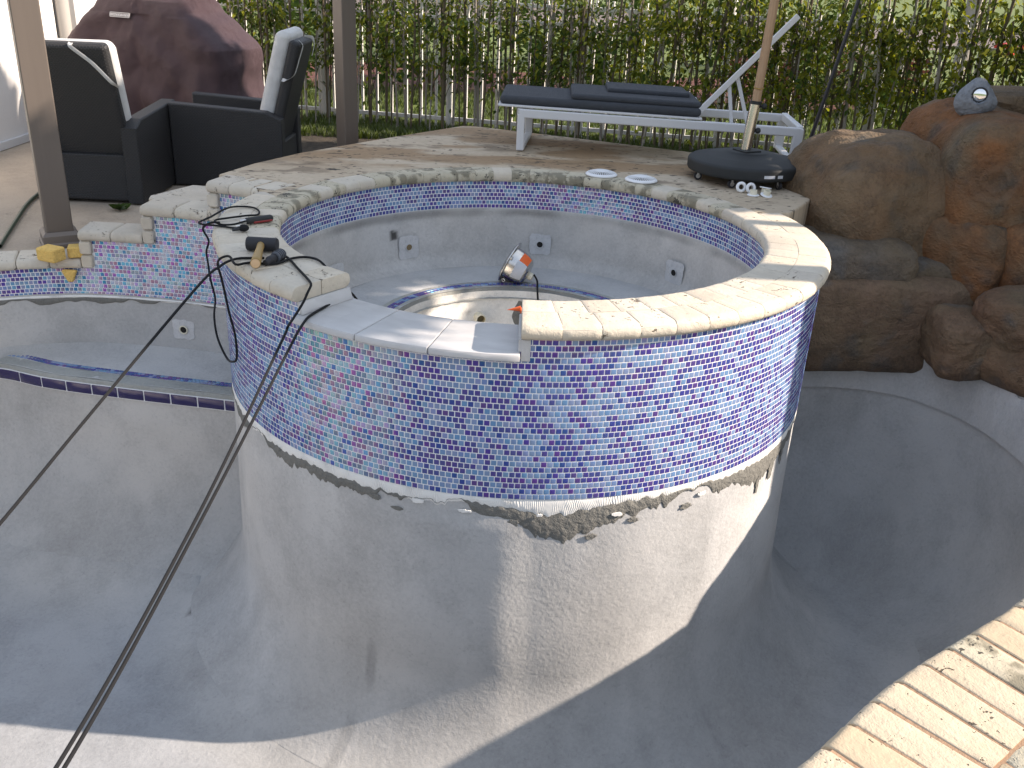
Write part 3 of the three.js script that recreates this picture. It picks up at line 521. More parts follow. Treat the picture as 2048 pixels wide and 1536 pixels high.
// ------------------------------------------------------------------ stepped wall on the left of the tub
const stepWall = thing('stepped_wall', 'iridescent mosaic pool wall stepping down in travertine stairs, left of the hot tub', 'pool wall');
{
  const L = wallCurve.L * 0.94;
  const body = (s0, s1, yt, d) => stone([[-d, -0.62], [-0.0035, -0.62], [-0.0035, yt], [-d, yt]], (t, p, y) => wallAt(lerp(s0, s1, t), p, y), 24, 1, 5, 0.002, 0);
  mesh('wall_core', merge([body(0, sStep[0], yRim - CT, 0.16), body(sStep[0], sStep[1], yStep[2] - CT, 0.16), body(sStep[1], sStep[2], yStep[1] - CT, 0.16), body(sStep[2], L, -CT, 0.16)]), M.lip, stepWall);
  // grout and mosaic
  const seg = [[0.02, sStep[0], 3], [sStep[0], sStep[1], 2], [sStep[1], sStep[2], 1], [sStep[2], L, 0]];
  mesh('grout_bed', merge(seg.map(([a, b, l]) => sheet(40, 1, (u, v) => [...wallAt(lerp(a, b, u), -0.0005, lerp(yStep[l] - CT, yWater, v)), u, v], false))), M.grout, stepWall);
  const mo = new Mosaic(23);
  for (let row = 0; row < 28; row++) { const yc = yTop - (row + 0.5) * PT; for (let i = 0; i < L / PT - 1; i++) { const s = 0.03 + (i + (row % 2) * 0.5) * PT + 0.004 * sin(row * 2.3), l = levelAt(s); if (yc + PT / 2 > yStep[l] - CT + 0.003) continue; if (l < 3 && s - sStep[2 - l] < 0.0 ) continue;
    let skip = false; for (let k = 0; k < 3; k++) if (s < sStep[k] && s > sStep[k] - 0.062 && yc + PT / 2 > yStep[2 - k] - CT + 0.003) skip = true; if (skip) continue;
    const p = wallAt(s, 0, yc), q = wallAt(s, 1, yc); mo.add(p, [q[0] - p[0], 0, q[2] - p[2]], [0, 1, 0], 'w' + row, 0.46); } }
  mo.build(stepWall, 300);
  // rough plaster below the mosaic, mortar smears
  const low = sheet(120, 16, (u, v) => { const s = lerp(0, L, u), y = lerp(yWater + 0.01, -0.53, v), p = wallAt(s, 0.001 + 0.004 * F(s * 4, y * 5, 2, 3) + 0.03 * smooth(v, 0.85, 1) ** 2, y); return [...p, s, y, ...stain(p[0] + 3, p[1], p[2])]; }, false);
  mesh('plaster_wall', low, M.plaster, stepWall);
  const loT = (s) => yWater - 0.014 - 0.010 * F(s * 3, 2, 5, 3), strip = (hi, lo, k) => sheet(260, 5, (u, v) => { const s = lerp(0.02, L, u), y0 = hi(s), y1 = min(y0 - 0.0004, lo(s)), y = lerp(y0, y1, v); return [...wallAt(s, -0.002 + k * sin(v * PI) ** 0.5, y), s, y]; }, false);
  mesh('thinset_band', strip(() => yWater + 0.003, loT, 0.008), M.thinset, stepWall);
  mesh('mortar_smear', strip((s) => loT(s) + 0.010, (s) => loT(s) + 0.006 - 0.055 * smooth(F(s * 2.6 + 1, 3, 1, 4), -0.12, 0.3) - 0.012 * F(s * 14, 2, 2, 3), 0.0095), M.mortar, stepWall);
  // coping
  const tm = [M.trav, M.trav2, M.trav3, M.travDirty], r = rng(29);
  const prof = (y) => [[-0.16, y - CT], [0.010, y - CT], [0.021, y - CT + 0.005], [0.027, y - CT + 0.016], [0.028, y - 0.028], [0.024, y - 0.012], [0.014, y - 0.003], [0.002, y], [-0.16, y]];
  for (const [a, b, l] of [[0.05, sStep[0], 3], [sStep[0], sStep[1], 2], [sStep[1], sStep[2], 1], [sStep[2] + 0.001, L, 0]]) {
    const from = l < 3 ? a + 0.001 : a, k = max(1, Math.round((b - from) / 0.15)), w = (b - from) / k;
    for (let i = 0; i < k; i++) mesh('coping_stone', stone(prof(yStep[l]), (t, p, y) => wallAt(from + (i + 0.012 + 0.976 * t) * w, p, y), 3, w, 400 + l * 20 + i, 0.008, 0.002), tm[floor(r() * 3.4)], stepWall);
  }
  for (let k = 0; k < 3; k++) { // upright pieces at the ends of the steps
    const l = 3 - k, y0 = yStep[l - 1] - CT + 0.004, y1 = yStep[l] - CT - 0.001, h = (y1 - y0) / 2;
    for (let j = 0; j < 2; j++) mesh('riser_stone', stone([[-0.15, y0 + j * h + 0.001], [0.016, y0 + j * h + 0.001], [0.026, y0 + j * h + 0.008], [0.026, y0 + (j + 1) * h - 0.008], [0.016, y0 + (j + 1) * h - 0.001], [-0.15, y0 + (j + 1) * h - 0.001]], (t, p, y) => wallAt(sStep[k] - 0.060 + t * 0.060, p, y), 2, 0.06, 470 + k * 2 + j, 0.010, 0.002), tm[k % 3], stepWall);
  }
  // treads behind the coping
  const slab = (pts, y, h) => { const sh = new THREE.Shape(pts.map((p) => new THREE.Vector2(p[0], -p[1]))); return uvBox(new THREE.ExtrudeGeometry(sh, { depth: h, bevelEnabled: true, bevelThickness: 0.008, bevelSize: 0.006, bevelSegments: 3 }).rotateX(-PI / 2).translate(0, y - h - 0.008, 0)); };
  mesh('tread_slab', slab([[-1.912, -4.745], [-1.925, -4.80], [-1.80, -5.08], [-1.42, -5.02], [-1.5, -4.70]], yStep[2] - 0.002, 0.3), M.trav2, stepWall);
}

// ------------------------------------------------------------------ raised deck behind the tub
{
  const pts = [];
  for (let a = -18; a >= -168; a -= 3) { const p = onTub(1.1785, a, 0); pts.push([p[0], p[2]]); }
  pts.push([-1.28, -4.44], [-1.40, -4.66], [-1.530, -4.70], [-1.44, -5.0], [-1.27, -5.36], [-0.85, -6.0], [-0.43, -6.6], [-0.36, -6.62], [0.3, -6.34], [0.963, -6.04], [1.247, -5.92], [1.80, -5.62], [1.68, -5.2], [1.47, -4.75], [1.30, -4.46]);
  const sh = new THREE.Shape(pts.map((p) => new THREE.Vector2(p[0], -p[1])));
  const g = new THREE.ExtrudeGeometry(sh, { depth: 0.5, bevelEnabled: true, bevelThickness: 0.012, bevelSize: 0.008, bevelOffset: -0.008, bevelSegments: 3 }).rotateX(-PI / 2).translate(0, yRim - 0.5 - 0.0125, 0);
  const p = g.attributes.position, u = new Float32Array(p.count * 2);
  for (let i = 0; i < p.count; i++) { u[2 * i] = (p.getX(i) + 1.9) / 3.8; u[2 * i + 1] = (p.getZ(i) + 6.9) / 3.8; }
  g.setAttribute('uv', new THREE.BufferAttribute(u, 2));
  structure('raised_deck', g, M.deck, 'raised travertine deck with rust stains behind the hot tub');
}

// ------------------------------------------------------------------ pool deck, lawn, beds
{
  const hole = new THREE.Path(outline.map((p) => new THREE.Vector2(p[0], -p[1])));
  const shape = (pts) => new THREE.Shape(pts.map((p) => new THREE.Vector2(p[0], -p[1])));
  const deckShape = shape([[-4.3, 2.6], [5, 2.6], [5, -5.3], [-1.7, -5.3], [-1.7, -7.0], [-2.3, -8.6], [-4.3, -8.6]]);
  // the hole follows the wall face on the left and the basin elsewhere
  const inner = []; for (let i = 0; i <= 40; i++) { const w = wallAt(lerp(0.12, wallCurve.L * 0.94, i / 40), -0.15, 0); inner.push([w[0], w[2]]); }
  const back = []; for (let a = -12; a >= -166; a -= 4) { const p = onTub(1.22, a, 0); back.push([p[0], p[2]]); }
  const hp = [...inner, ...outline.slice(48, -3), ...back].map((p) => new THREE.Vector2(p[0], -p[1]));
  deckShape.holes.push(new THREE.Path(hp));
  const g = uvBox(new THREE.ExtrudeGeometry(deckShape, { depth: 0.12, bevelEnabled: false }).rotateX(-PI / 2).translate(0, -0.123, 0));
  const deck = structure('pool_deck', g, M.patio, 'travertine pool deck at ground level round the pool');
  // coping and pavers at the near right edge
  const edge = curve2([[-0.6, -0.62], [0.0, -0.95], [0.40, -1.235], [0.658, -1.434], [0.92, -1.678], [1.362, -2.006], [1.71, -2.31], [1.97, -2.63], [2.14, -2.93], [2.25, -3.3]]);
  const at = (s, d, y) => { const q = edge.at(s); return [q.x - q.tz * d, y, q.z + q.tx * d]; };
  const tm = [M.paver, M.paver2, M.paver2, M.paver], r = rng(83), hT = 0.014;
  const courses = [[-0.028, 0.245, 0.104, 0, [[-0.028, -0.040], [-0.026, -0.008], [-0.018, 0.006], [-0.008, hT - 0.002], [0.004, hT], [0.245, hT], [0.245, -0.01], [0.0, -0.042]]]];
  for (let c = 1; c < 4; c++) { const d0 = 0.253 + (c - 1) * 0.262, d1 = d0 + 0.254; courses.push([d0, d1, 0.104, c * 0.5, [[d0, -0.01], [d0, hT - 0.003], [d0 + 0.004, hT], [d1 - 0.004, hT], [d1, hT - 0.003], [d1, -0.01]]]); }
  for (const [, , w, off, prof] of courses) for (let i = 0; i < edge.L / w - 1; i++) { const s0 = (i + (off % 1)) * w, dy = (r() - 0.5) * 0.003, gap = 0.0042 + 0.002 * r(), sk = (r() - 0.5) * 0.01; mesh('coping_stone', stone(prof, (t, p, y) => at(s0 + gap + t * (w - 2 * gap) + sk * p, p, y + dy), 3, w, 500 + i + floor(off * 200), 0.004, 0.0015), r() < 0.12 ? M.travDirty : tm[floor(r() * 4)], deck); }
  mesh('joint_mortar', stone([[-0.012, -0.04], [-0.016, -0.004], [0.0, hT - 0.003], [1.04, hT - 0.0025], [1.04, -0.03]], (t, p, y) => at(0.05 + t * (edge.L - 0.1), p, y), 120, 4, 12, 0.002, 0.001), M.brownMortar, deck);

  // ground to the horizon, with the pool and patio cut out
  const ground = shape([[-200, 150], [200, 150], [200, -300], [-200, -300]]);
  ground.holes.push(new THREE.Path([[-4.25, 2.55], [4.9, 2.55], [4.9, -5.2], [-4.25, -5.2]].map((p) => new THREE.Vector2(p[0], -p[1]))));
  structure('lawn', uvBox(new THREE.ShapeGeometry(ground).rotateX(-PI / 2).translate(0, -0.05, 0)), M.lawn, 'lawn beyond the pool and behind the fence');
  const blob = (pts, y, seed) => { const c = curve2(pts, true).pts(60).map(([x, z], i) => [x + 0.12 * N(i * 0.9, seed), z + 0.12 * N(i * 0.9, 7, seed)]); return uvBox(new THREE.ShapeGeometry(shape(c)).rotateX(-PI / 2).translate(0, y, 0)); };
  structure('soil_bed', blob([[-2.6, -6.6], [-1.0, -5.6], [-0.35, -6.75], [-0.3, -7.6], [-0.9, -8.6], [-2.6, -9.4], [-4.2, -9.2], [-3.4, -7.4]], -0.044, 3), M.soil, 'dark bare soil between patio and hedge');
  structure('mulch_bed', blob([[-3.6, -12.6], [-1.2, -12.3], [0.5, -12.9], [0.8, -14.6], [-1.2, -15.6], [-3.6, -15.2]], -0.043, 5), M.mulch, 'red mulch bed on the lawn behind the left part of the fence');
  structure('mulch_bed', blob([[1.8, -12.4], [3.6, -12.0], [4.6, -13.4], [4.2, -15.4], [2.2, -15.4]], -0.042, 9), M.mulch, 'red mulch bed on the lawn behind the middle of the fence');
  structure('path', blob([[-30, -30], [0, -27], [6, -21], [12, -27], [30, -32], [30, -40], [0, -40], [-30, -40]], -0.041, 11), M.path, 'pale pinkish path far behind the fence');
}

// ------------------------------------------------------------------ boulders of the artificial rock waterfall
function rockGeo(center, scale, seed, { sq = 1, amp = 0.2, tone = 0.5, orange = 0.5, flat = 1, turn = 0, detail = 34, ledge = 0, whorls = [], dusty = 0 } = {}) {
  const g = mergeVertices(new THREE.IcosahedronGeometry(1, detail).deleteAttribute('normal').deleteAttribute('uv')), p = g.attributes.position, C = [], U = [], v = V3();
  const ct = cos(turn), st = sin(turn);
  for (let i = 0; i < p.count; i++) {
    v.fromBufferAttribute(p, i); const d = v.clone();
    const q = pow(pow(abs(d.x), 2 + sq) + pow(abs(d.y), 2 + sq) + pow(abs(d.z), 2 + sq), -1 / (2 + sq)); v.multiplyScalar(q);
    let k = 1 + amp * F(d.x * 1.3 + seed, d.y * 1.3, d.z * 1.3, 3) * 1.6 + amp * 0.45 * (0.2 - abs(N(d.x * 2.2, d.y * 2.2 + seed, d.z * 2.2))) + 0.018 * (0.2 - abs(N(d.x * 5 + 3, d.y * 5 + seed, d.z * 5))) + 0.018 * F(d.x * 9, d.y * 9, d.z * 9 + seed, 3);
    if (ledge) k += ledge * sin(d.y * 9 + 3 * F(d.x * 2, d.z * 2, seed, 2)) * 0.5;
    v.multiplyScalar(k);
    let X = v.x * scale[0], Y = (v.y > 0 ? v.y * flat : v.y) * scale[1], Z = v.z * scale[2];
    let x = X * ct + Z * st + center[0], z = -X * st + Z * ct + center[2], y = Y + center[1], wh = 0;
    for (const [wx, wy, wz, wr] of whorls) { const e = hypot(x - wx, y - wy, (z - wz) * 0.6) / wr; if (e < 1.3) { wh = max(wh, 1 - e / 1.3); const o = 0.012 * sin(e * 17) * (1 - e / 1.3) - 0.03 * (1 - e / 1.3); x += d.x * o * ct; y += 0.2 * d.y * o; z += d.z * o; } }
    p.setXYZ(i, x, y, z); U.push(x * 0.8 + z * 0.5, y + z * 0.4);
    const n1 = clamp(0.5 + 1.3 * F(x * 2.2 + seed, y * 2.6, z * 2.2, 4), 0, 1), n2 = clamp(0.5 + 1.5 * F(x * 3.5, y * 3, z * 3.5 + seed, 4), 0, 1), n3 = smooth(F(x * 6 + 4, y * 6, z * 6 + seed, 4), 0.1, 0.4);
    let c = mixc([0.075, 0.056, 0.034], [0.145, 0.108, 0.066], tone * n1 * 1.5);
    c = mixc(c, [0.155, 0.064, 0.020], clamp(orange * n2 * 1.3, 0, 0.9));
    c = mixc(c, [0.05, 0.048, 0.042], n3 * 0.55 + wh * 0.45);
    c = mixc(c, [0.095, 0.092, 0.088], dusty * clamp(n2 + n3, 0, 1));
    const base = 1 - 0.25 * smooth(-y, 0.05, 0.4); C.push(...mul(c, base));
  }
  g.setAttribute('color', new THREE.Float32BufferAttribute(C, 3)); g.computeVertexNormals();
  const h = g.toNonIndexed(), hp = h.attributes.position, W = new Float32Array(hp.count * 2), e1 = V3(), e2 = V3(), o = V3();
  for (let t = 0; t < hp.count; t += 3) {
    o.fromBufferAttribute(hp, t); e1.fromBufferAttribute(hp, t + 1).sub(o); e2.fromBufferAttribute(hp, t + 2).sub(o); e1.cross(e2); const ax = abs(e1.x), ay = abs(e1.y), az = abs(e1.z);
    for (let k = t; k < t + 3; k++) { const x = hp.getX(k), y = hp.getY(k), z = hp.getZ(k); W[2 * k] = ax > ay && ax > az ? z : x; W[2 * k + 1] = ay >= ax && ay >= az ? z : y; }
  }
  h.setAttribute('uv', new THREE.BufferAttribute(W, 2)); return h;
}
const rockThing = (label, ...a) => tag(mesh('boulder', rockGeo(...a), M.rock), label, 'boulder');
rockThing('big smooth brown boulder right of the umbrella base, its top in sunlight', [1.86, 0.22, -4.98], [0.44, 0.54, 0.44], 3, { sq: 1.3, amp: 0.10, tone: 0.8, orange: 0.25, turn: 0.3, detail: 52 });
rockThing('tall rusty orange boulder with ring-shaped hollows carrying the grey rock lamp', [2.50, 0.38, -4.95], [0.46, 0.54, 0.46], 11, { sq: 3.5, amp: 0.09, tone: 0.5, orange: 0.95, detail: 56, turn: 0.15, whorls: [[2.24, 0.64, -4.50, 0.13], [2.46, 0.52, -4.46, 0.11]] });
rockThing('low brown ledge of rock behind the rock lamp at the right edge', [2.86, 0.88, -5.25], [0.46, 0.11, 0.26], 17, { sq: 3, amp: 0.10, tone: 0.7, orange: 0.2 });
rockThing('flat-topped brown block of rock right beside the hot tub, just above the grey pool wall', [1.79, -0.09, -4.66], [0.50, 0.25, 0.34], 23, { sq: 5, amp: 0.06, tone: 0.6, orange: 0.4, turn: 0.05, detail: 48, dusty: 0.35 });
rockThing('slanting orange wedge of rock below the tall rusty boulder', [2.22, 0.15, -4.66], [0.20, 0.30, 0.30], 31, { sq: 2.5, amp: 0.12, tone: 0.4, orange: 0.95, turn: 0.7 });
rockThing('rusty rock at the right edge below the tall boulder, with a pale chip on top', [2.62, 0.12, -4.60], [0.30, 0.34, 0.34], 37, { sq: 3.5, amp: 0.10, tone: 0.4, orange: 0.85 });
rockThing('lowest brown rock at the right edge, where the rocks meet the grey plaster', [2.58, -0.01, -4.08], [0.37, 0.23, 0.36], 43, { sq: 3, amp: 0.10, tone: 0.55, orange: 0.55, turn: 0.5, detail: 48, dusty: 0.25 });
rockThing('small rusty rock between the flat-topped block and the lowest rock at the pool edge', [2.17, -0.09, -4.26], [0.17, 0.155, 0.22], 73, { sq: 2, amp: 0.12, tone: 0.5, orange: 0.5, dusty: 0.3 });
rockThing('rough grey cement-coloured rock filling the gap between the boulders', [2.10, -0.06, -4.90], [0.80, 0.30, 0.46], 51, { sq: 5, amp: 0.07, tone: 0.3, orange: 0.12, detail: 44, dusty: 0.8 });
rockThing('grey stone in the corner between hot tub coping, deck and big brown boulder', [1.62, 0.10, -4.64], [0.36, 0.22, 0.27], 57, { sq: 3, amp: 0.08, tone: 0.3, orange: 0.05, dusty: 0.75, detail: 44 });
rockThing('low brown rock between the rear leg of the lounger and the big smooth boulder', [1.72, 0.34, -5.45], [0.22, 0.22, 0.28], 61, { sq: 1, amp: 0.12, tone: 0.7, orange: 0.2 });
rockThing('rock at the pool rim right of the picture, shading the basin below it', [2.66, 0.04, -3.45], [0.38, 0.30, 0.52], 67, { sq: 2, amp: 0.12, tone: 0.6, orange: 0.4 });
{ // uneven lap of plaster against the rocks
  const c = curve2([[1.28, -4.40], [1.59, -4.485], [1.98, -4.42], [2.20, -4.20], [2.30, -3.93], [2.33, -3.6]]);
  const g = sheet(220, 8, (u, v) => { const q = c.at(u * c.L), t = yWater + 0.03 + 0.045 * F(u * 22, 3, 5, 4) - 0.05 * u, y = lerp(t, -0.46, v), o = 0.012 + 0.012 * sin(min(1, v * 5) * PI / 2) + 0.012 * F(u * 20, y * 9, 3, 3), nx = -q.tz, nz = q.tx, k = nz > 0 ? 1 : -1; const p = [q.x + nx * o * k, y, q.z + nz * o * k]; return [...p, u * 2, y, ...stain(p[0], p[1], p[2]).map((w) => w * (v < 0.12 ? 1.15 : 1.03))]; });
  mesh('plaster_lap', g, M.plaster, scene.getObjectByName('pool_basin'));
}
{ // lamp shaped like a stone
  const t = thing('rock_lamp', 'grey fake-stone garden lamp with a round glass lens on the orange boulder', 'garden lamp', [2.235, 0.885, -4.86], -0.35);
  const g = mergeVertices(new THREE.IcosahedronGeometry(1, 22).deleteAttribute('normal').deleteAttribute('uv')), p = g.attributes.position, U = [];
  for (let i = 0; i < p.count; i++) { const v = V3().fromBufferAttribute(p, i), d = v.clone(); const k = 1 + 0.14 * F(d.x * 1.6 + 2, d.y * 1.6, d.z * 1.6 + 8, 3) + 0.02 * N(d.x * 8, d.y * 8, d.z * 8); v.multiplyScalar(k); const tp = 1 - 0.36 * smooth(v.y, -0.5, 1); let z = v.z * 0.075 * tp; const f = hypot(v.x * 0.105 * tp - 0.012, v.y * 0.095 + 0.085 - 0.105); if (v.z > 0 && f < 0.037) z = min(z, 0.040); p.setXYZ(i, v.x * 0.105 * tp, v.y * 0.095 + 0.085, z); U.push(v.x * 0.1, v.y * 0.1); }
  g.setAttribute('uv', new THREE.Float32BufferAttribute(U, 2)); g.computeVertexNormals();
  mesh('stone_body', g, M.greyRock, t);
  mesh('lens_rim', new THREE.TorusGeometry(0.034, 0.004, 10, 32).translate(0.012, 0.105, 0.043), M.blackPlastic, t);
  mesh('lens', new THREE.SphereGeometry(0.034, 28, 12, 0, TAU, 0, PI / 2).rotateX(PI / 2).scale(1, 1, 0.22).translate(0.012, 0.105, 0.039), M.glassLens, t);
}

// ------------------------------------------------------------------ fence
const fenceZ = (x) => -9.32 + 0.19 * x, rail = 1.135;
{
  const f = thing('picket_fence', 'white metal picket fence behind the hedge', 'fence');
  const x0 = -5.2, x1 = 7.2, r = rng(3);
  const dx = 0.149, skip = new Set();
  for (let k = 0, x = -0.75 - 1.278 * 3; x < x1; k++, x += 1.278) { mesh('post', cyl(0.032, 0.032, 1.32, x, 0.60, fenceZ(x), 20), M.fencePaint, f); mesh('post_cap', new THREE.ConeGeometry(0.04, 0.03, 20).translate(x, 1.28, fenceZ(x)), M.fencePaint, f); skip.add(k); }
  for (let x = x0; x < x1; x += dx) { const near = abs((((x + 0.75) / 1.278) % 1 + 1) % 1); if (near < 0.03 || near > 0.97) continue; mesh('picket', cyl(0.0135, 0.0135, 1.26, x, 0.58, fenceZ(x), 12), M.fencePaint, f); }
  for (const y of [rail, 0.06]) mesh('rail', bar([x0, y, fenceZ(x0) + 0.002], [x1, y, fenceZ(x1) + 0.002], 0.03, 0.036), M.fencePaint, f);
  mesh('rail', bar([x0, 0.99, fenceZ(x0) - 0.002], [x1, 0.99, fenceZ(x1) - 0.002], 0.024, 0.026), M.fencePaint, f);
}

// ------------------------------------------------------------------ hedge: slender many-stemmed shrubs in front of the fence
function leafCloud(list, tint) { // list of [position, direction, size, roll]: folded pointed leaves
  const P = [], I = [], NN = [];
  for (const [p, d, s, roll] of list) {
    const D = V3(...d).normalize(), side = V3(0, 1, 0).cross(D); if (side.lengthSq() < 1e-4) side.set(1, 0, 0); side.normalize().applyAxisAngle(D, roll); const up = D.clone().cross(side).normalize();
    const b = P.length / 3, at = (l, w, h) => { P.push(p[0] + D.x * l * s + side.x * w * s + up.x * h * s, p[1] + D.y * l * s + side.y * w * s + up.y * h * s, p[2] + D.z * l * s + side.z * w * s + up.z * h * s); NN.push(up.x - side.x * w, up.y - side.y * w, up.z - side.z * w); };
    at(0, 0, 0); at(0.42, 0.25, 0.10); at(0.45, 0, 0); at(0.42, -0.25, 0.10); at(0.75, 0.17, 0.03); at(0.75, -0.17, 0.03); at(1.05, 0, -0.08);
    I.push(b, b + 2, b + 1, b, b + 3, b + 2, b + 1, b + 2, b + 4, b + 2, b + 6, b + 4, b + 2, b + 3, b + 5, b + 2, b + 5, b + 6);
  }
  const g = new THREE.BufferGeometry(); g.setAttribute('position', new THREE.Float32BufferAttribute(P, 3)); g.setAttribute('normal', new THREE.Float32BufferAttribute(NN, 3)); g.setIndex(I); return g;
}
function makeShrub(seed, opt) {
  const r = rng(seed), o = new THREE.Group(), ends = [];
  const H = opt.h, stems = opt.stems;
  for (let k = 0; k < stems; k++) {
    const a = r() * TAU, bx = 0.13 * cos(a) * (0.4 + r()), bz = 0.05 * sin(a), lx = (r() - 0.5) * opt.lean, lz = (r() - 0.5) * 0.18, w = 0.007 + 0.009 * r() * r(), pts = [];
    const h = H * (0.8 + 0.25 * r());
    for (let j = 0; j <= 6; j++) { const t = j / 6; pts.push([bx + lx * t + 0.03 * (r() - 0.5) * t, -0.05 + h * t, bz + lz * t + 0.03 * (r() - 0.5) * t]); }
    const m = mesh('stem', tube(pts, w, 16, 6), r() < 0.4 ? M.paleBark : M.stem, o); ends.push(pts);
    for (let q = 0; q < 3; q++) { const t = 0.25 + 0.6 * r(), i = floor(t * 6), p = pts[i], e = [p[0] + (r() - 0.5) * 0.30, p[1] + 0.12 + 0.25 * r(), p[2] + (r() - 0.5) * 0.22]; mesh('twig', tube([p, [(p[0] + e[0]) / 2, (p[1] + e[1]) / 2 + 0.03, (p[2] + e[2]) / 2], e], 0.0032, 6, 4), M.stem, o); ends.push([p, e, e]); }
  }
  const lists = [[], [], []];
  for (let i = 0; i < opt.leaves; i++) {
    const s = ends[floor(r() * ends.length)], t = pow(r(), opt.low), k = t * (s.length - 1.001), j = floor(k), f = k - j, p = [0, 1, 2].map((c) => lerp(s[j][c], s[j + 1][c], f));
    if (p[1] < opt.bare && r() > 0.25) continue;
    if (p[1] > opt.cut && r() > 0.12) continue;
    const a = r() * TAU, rad = opt.spread * sqrt(r()), q = [p[0] + rad * cos(a), p[1] + (r() - 0.5) * 0.10, p[2] + rad * sin(a) * 0.8];
    const d = [cos(a) * 0.8 + (r() - 0.5), -0.25 - 0.7 * r() + 0.3 * (r() - 0.5), sin(a) * 0.8 + (r() - 0.5)];
    const u = r(); lists[u < opt.mix[0] ? 0 : u < opt.mix[1] ? 1 : 2].push([q, d, 0.035 + 0.04 * r(), (r() - 0.5) * 1.6]);
  }
  lists.forEach((l, i) => { if (l.length) mesh('foliage', leafCloud(l), [M.leafA, M.leafB, M.leafC][i], o); });
  return o;
}
{
  const kinds = [
    ...[1, 2, 3].map((s) => makeShrub(100 + s, { h: 1.65, stems: 5, lean: 0.12, leaves: 430, spread: 0.13, low: 0.62, bare: 0.5, mix: [0.5, 0.72], cut: 1.28 })),
    ...[1, 2, 3].map((s) => makeShrub(200 + s, { h: 1.6, stems: 5, lean: 0.35, leaves: 820, spread: 0.18, low: 0.85, bare: 0.32, mix: [0.4, 0.88], cut: 1.42 })),
  ];
  const r = rng(8);
  for (let x = -3.9, i = 0; x < 5.2; x += 0.235, i++) {
    const left = x < 0.9, k = left ? floor(r() * 3) : 3 + floor(r() * 3), o = kinds[k].clone();
    o.name = numbered('hedge_shrub'); o.position.set(x + 0.06 * (r() - 0.5), 0, fenceZ(x) + (left ? 0.26 : 0.34) + 0.14 * (r() - 0.5)); o.rotation.y = (r() < 0.5 ? 0 : PI) + (r() - 0.5) * 0.6; o.scale.set(1, 0.94 + 0.12 * r(), 1);
    if (left) tag(o, 'slender dark hedge shrub with upright stems in the left, denser half of the hedge', 'shrub', 'shrubs in the left half of the hedge');
    else tag(o, 'loose bright green hedge shrub in the right half of the hedge behind lounger and rocks', 'shrub', 'shrubs in the right half of the hedge');
    scene.add(o);
  }
}
{ // grass: tufts near the fence, thinner on the lawn beyond
  const r = rng(61), tuft = (() => { const P = [], NN = [], I = []; for (let k = 0; k < 7; k++) { const a = r() * TAU, l = 0.045 + 0.05 * r(), w = 0.0035, bx = (r() - 0.5) * 0.05, bz = (r() - 0.5) * 0.05, tx = bx + cos(a) * l * 0.5, tz = bz + sin(a) * l * 0.5, b = P.length / 3, sx = -sin(a) * w, sz = cos(a) * w; P.push(bx - sx, 0, bz - sz, bx + sx, 0, bz + sz, (bx + tx) / 2 - sx, l * 0.65, (bz + tz) / 2 - sz, (bx + tx) / 2 + sx, l * 0.65, (bz + tz) / 2 + sz, tx, l, tz); for (let q = 0; q < 5; q++) NN.push(cos(a) * 0.5, 0.8, sin(a) * 0.5); I.push(b, b + 1, b + 2, b + 1, b + 3, b + 2, b + 2, b + 3, b + 4); } const g = new THREE.BufferGeometry(); g.setAttribute('position', new THREE.Float32BufferAttribute(P, 3)); g.setAttribute('normal', new THREE.Float32BufferAttribute(NN, 3)); g.setIndex(I); return g; })();
  const soil = (x, z) => x < -0.25 && z > -9.0 + 0.3 * x * 0, at = [], mt = new THREE.Matrix4();
  for (let i = 0; i < 26000; i++) {
    const far = i > 15000, x = far ? lerp(-5, 9, r()) : lerp(-4, 5, r()), z = far ? lerp(-16, -9.6, r()) : lerp(-9.7, -5.9, r());
    if (!far && x < -0.2 && z > -8.7) { if (r() > 0.012) continue; }
    if (!far && x > -0.5 && x < 1.9 && z > -6.66 + 0.42 * (x + 0.4)) continue;
    if (x < -2.2 && z > -8.8) continue;
    if (far && ((x > -3.6 && x < 0.8 && z < -12.4) || (x > 2 && x < 4.4 && z < -12.3)) && r() > 0.05) continue;
    at.push([x, z, (far ? 1.2 : 1.0) * (0.7 + 0.7 * r()), r() * TAU]);
  }
  const g = new THREE.InstancedMesh(tuft, M.grass, at.length); g.name = 'grass'; g.castShadow = g.receiveShadow = true;
  at.forEach(([x, z, s, a], i) => { mt.makeRotationY(a).scale(V3(s, s, s)).setPosition(x, -0.05, z); g.setMatrixAt(i, mt); });
  g.userData.kind = 'stuff'; g.userData.label = 'bright green grass along the foot of the hedge and beyond the fence'; g.userData.category = 'grass'; scene.add(g);
}
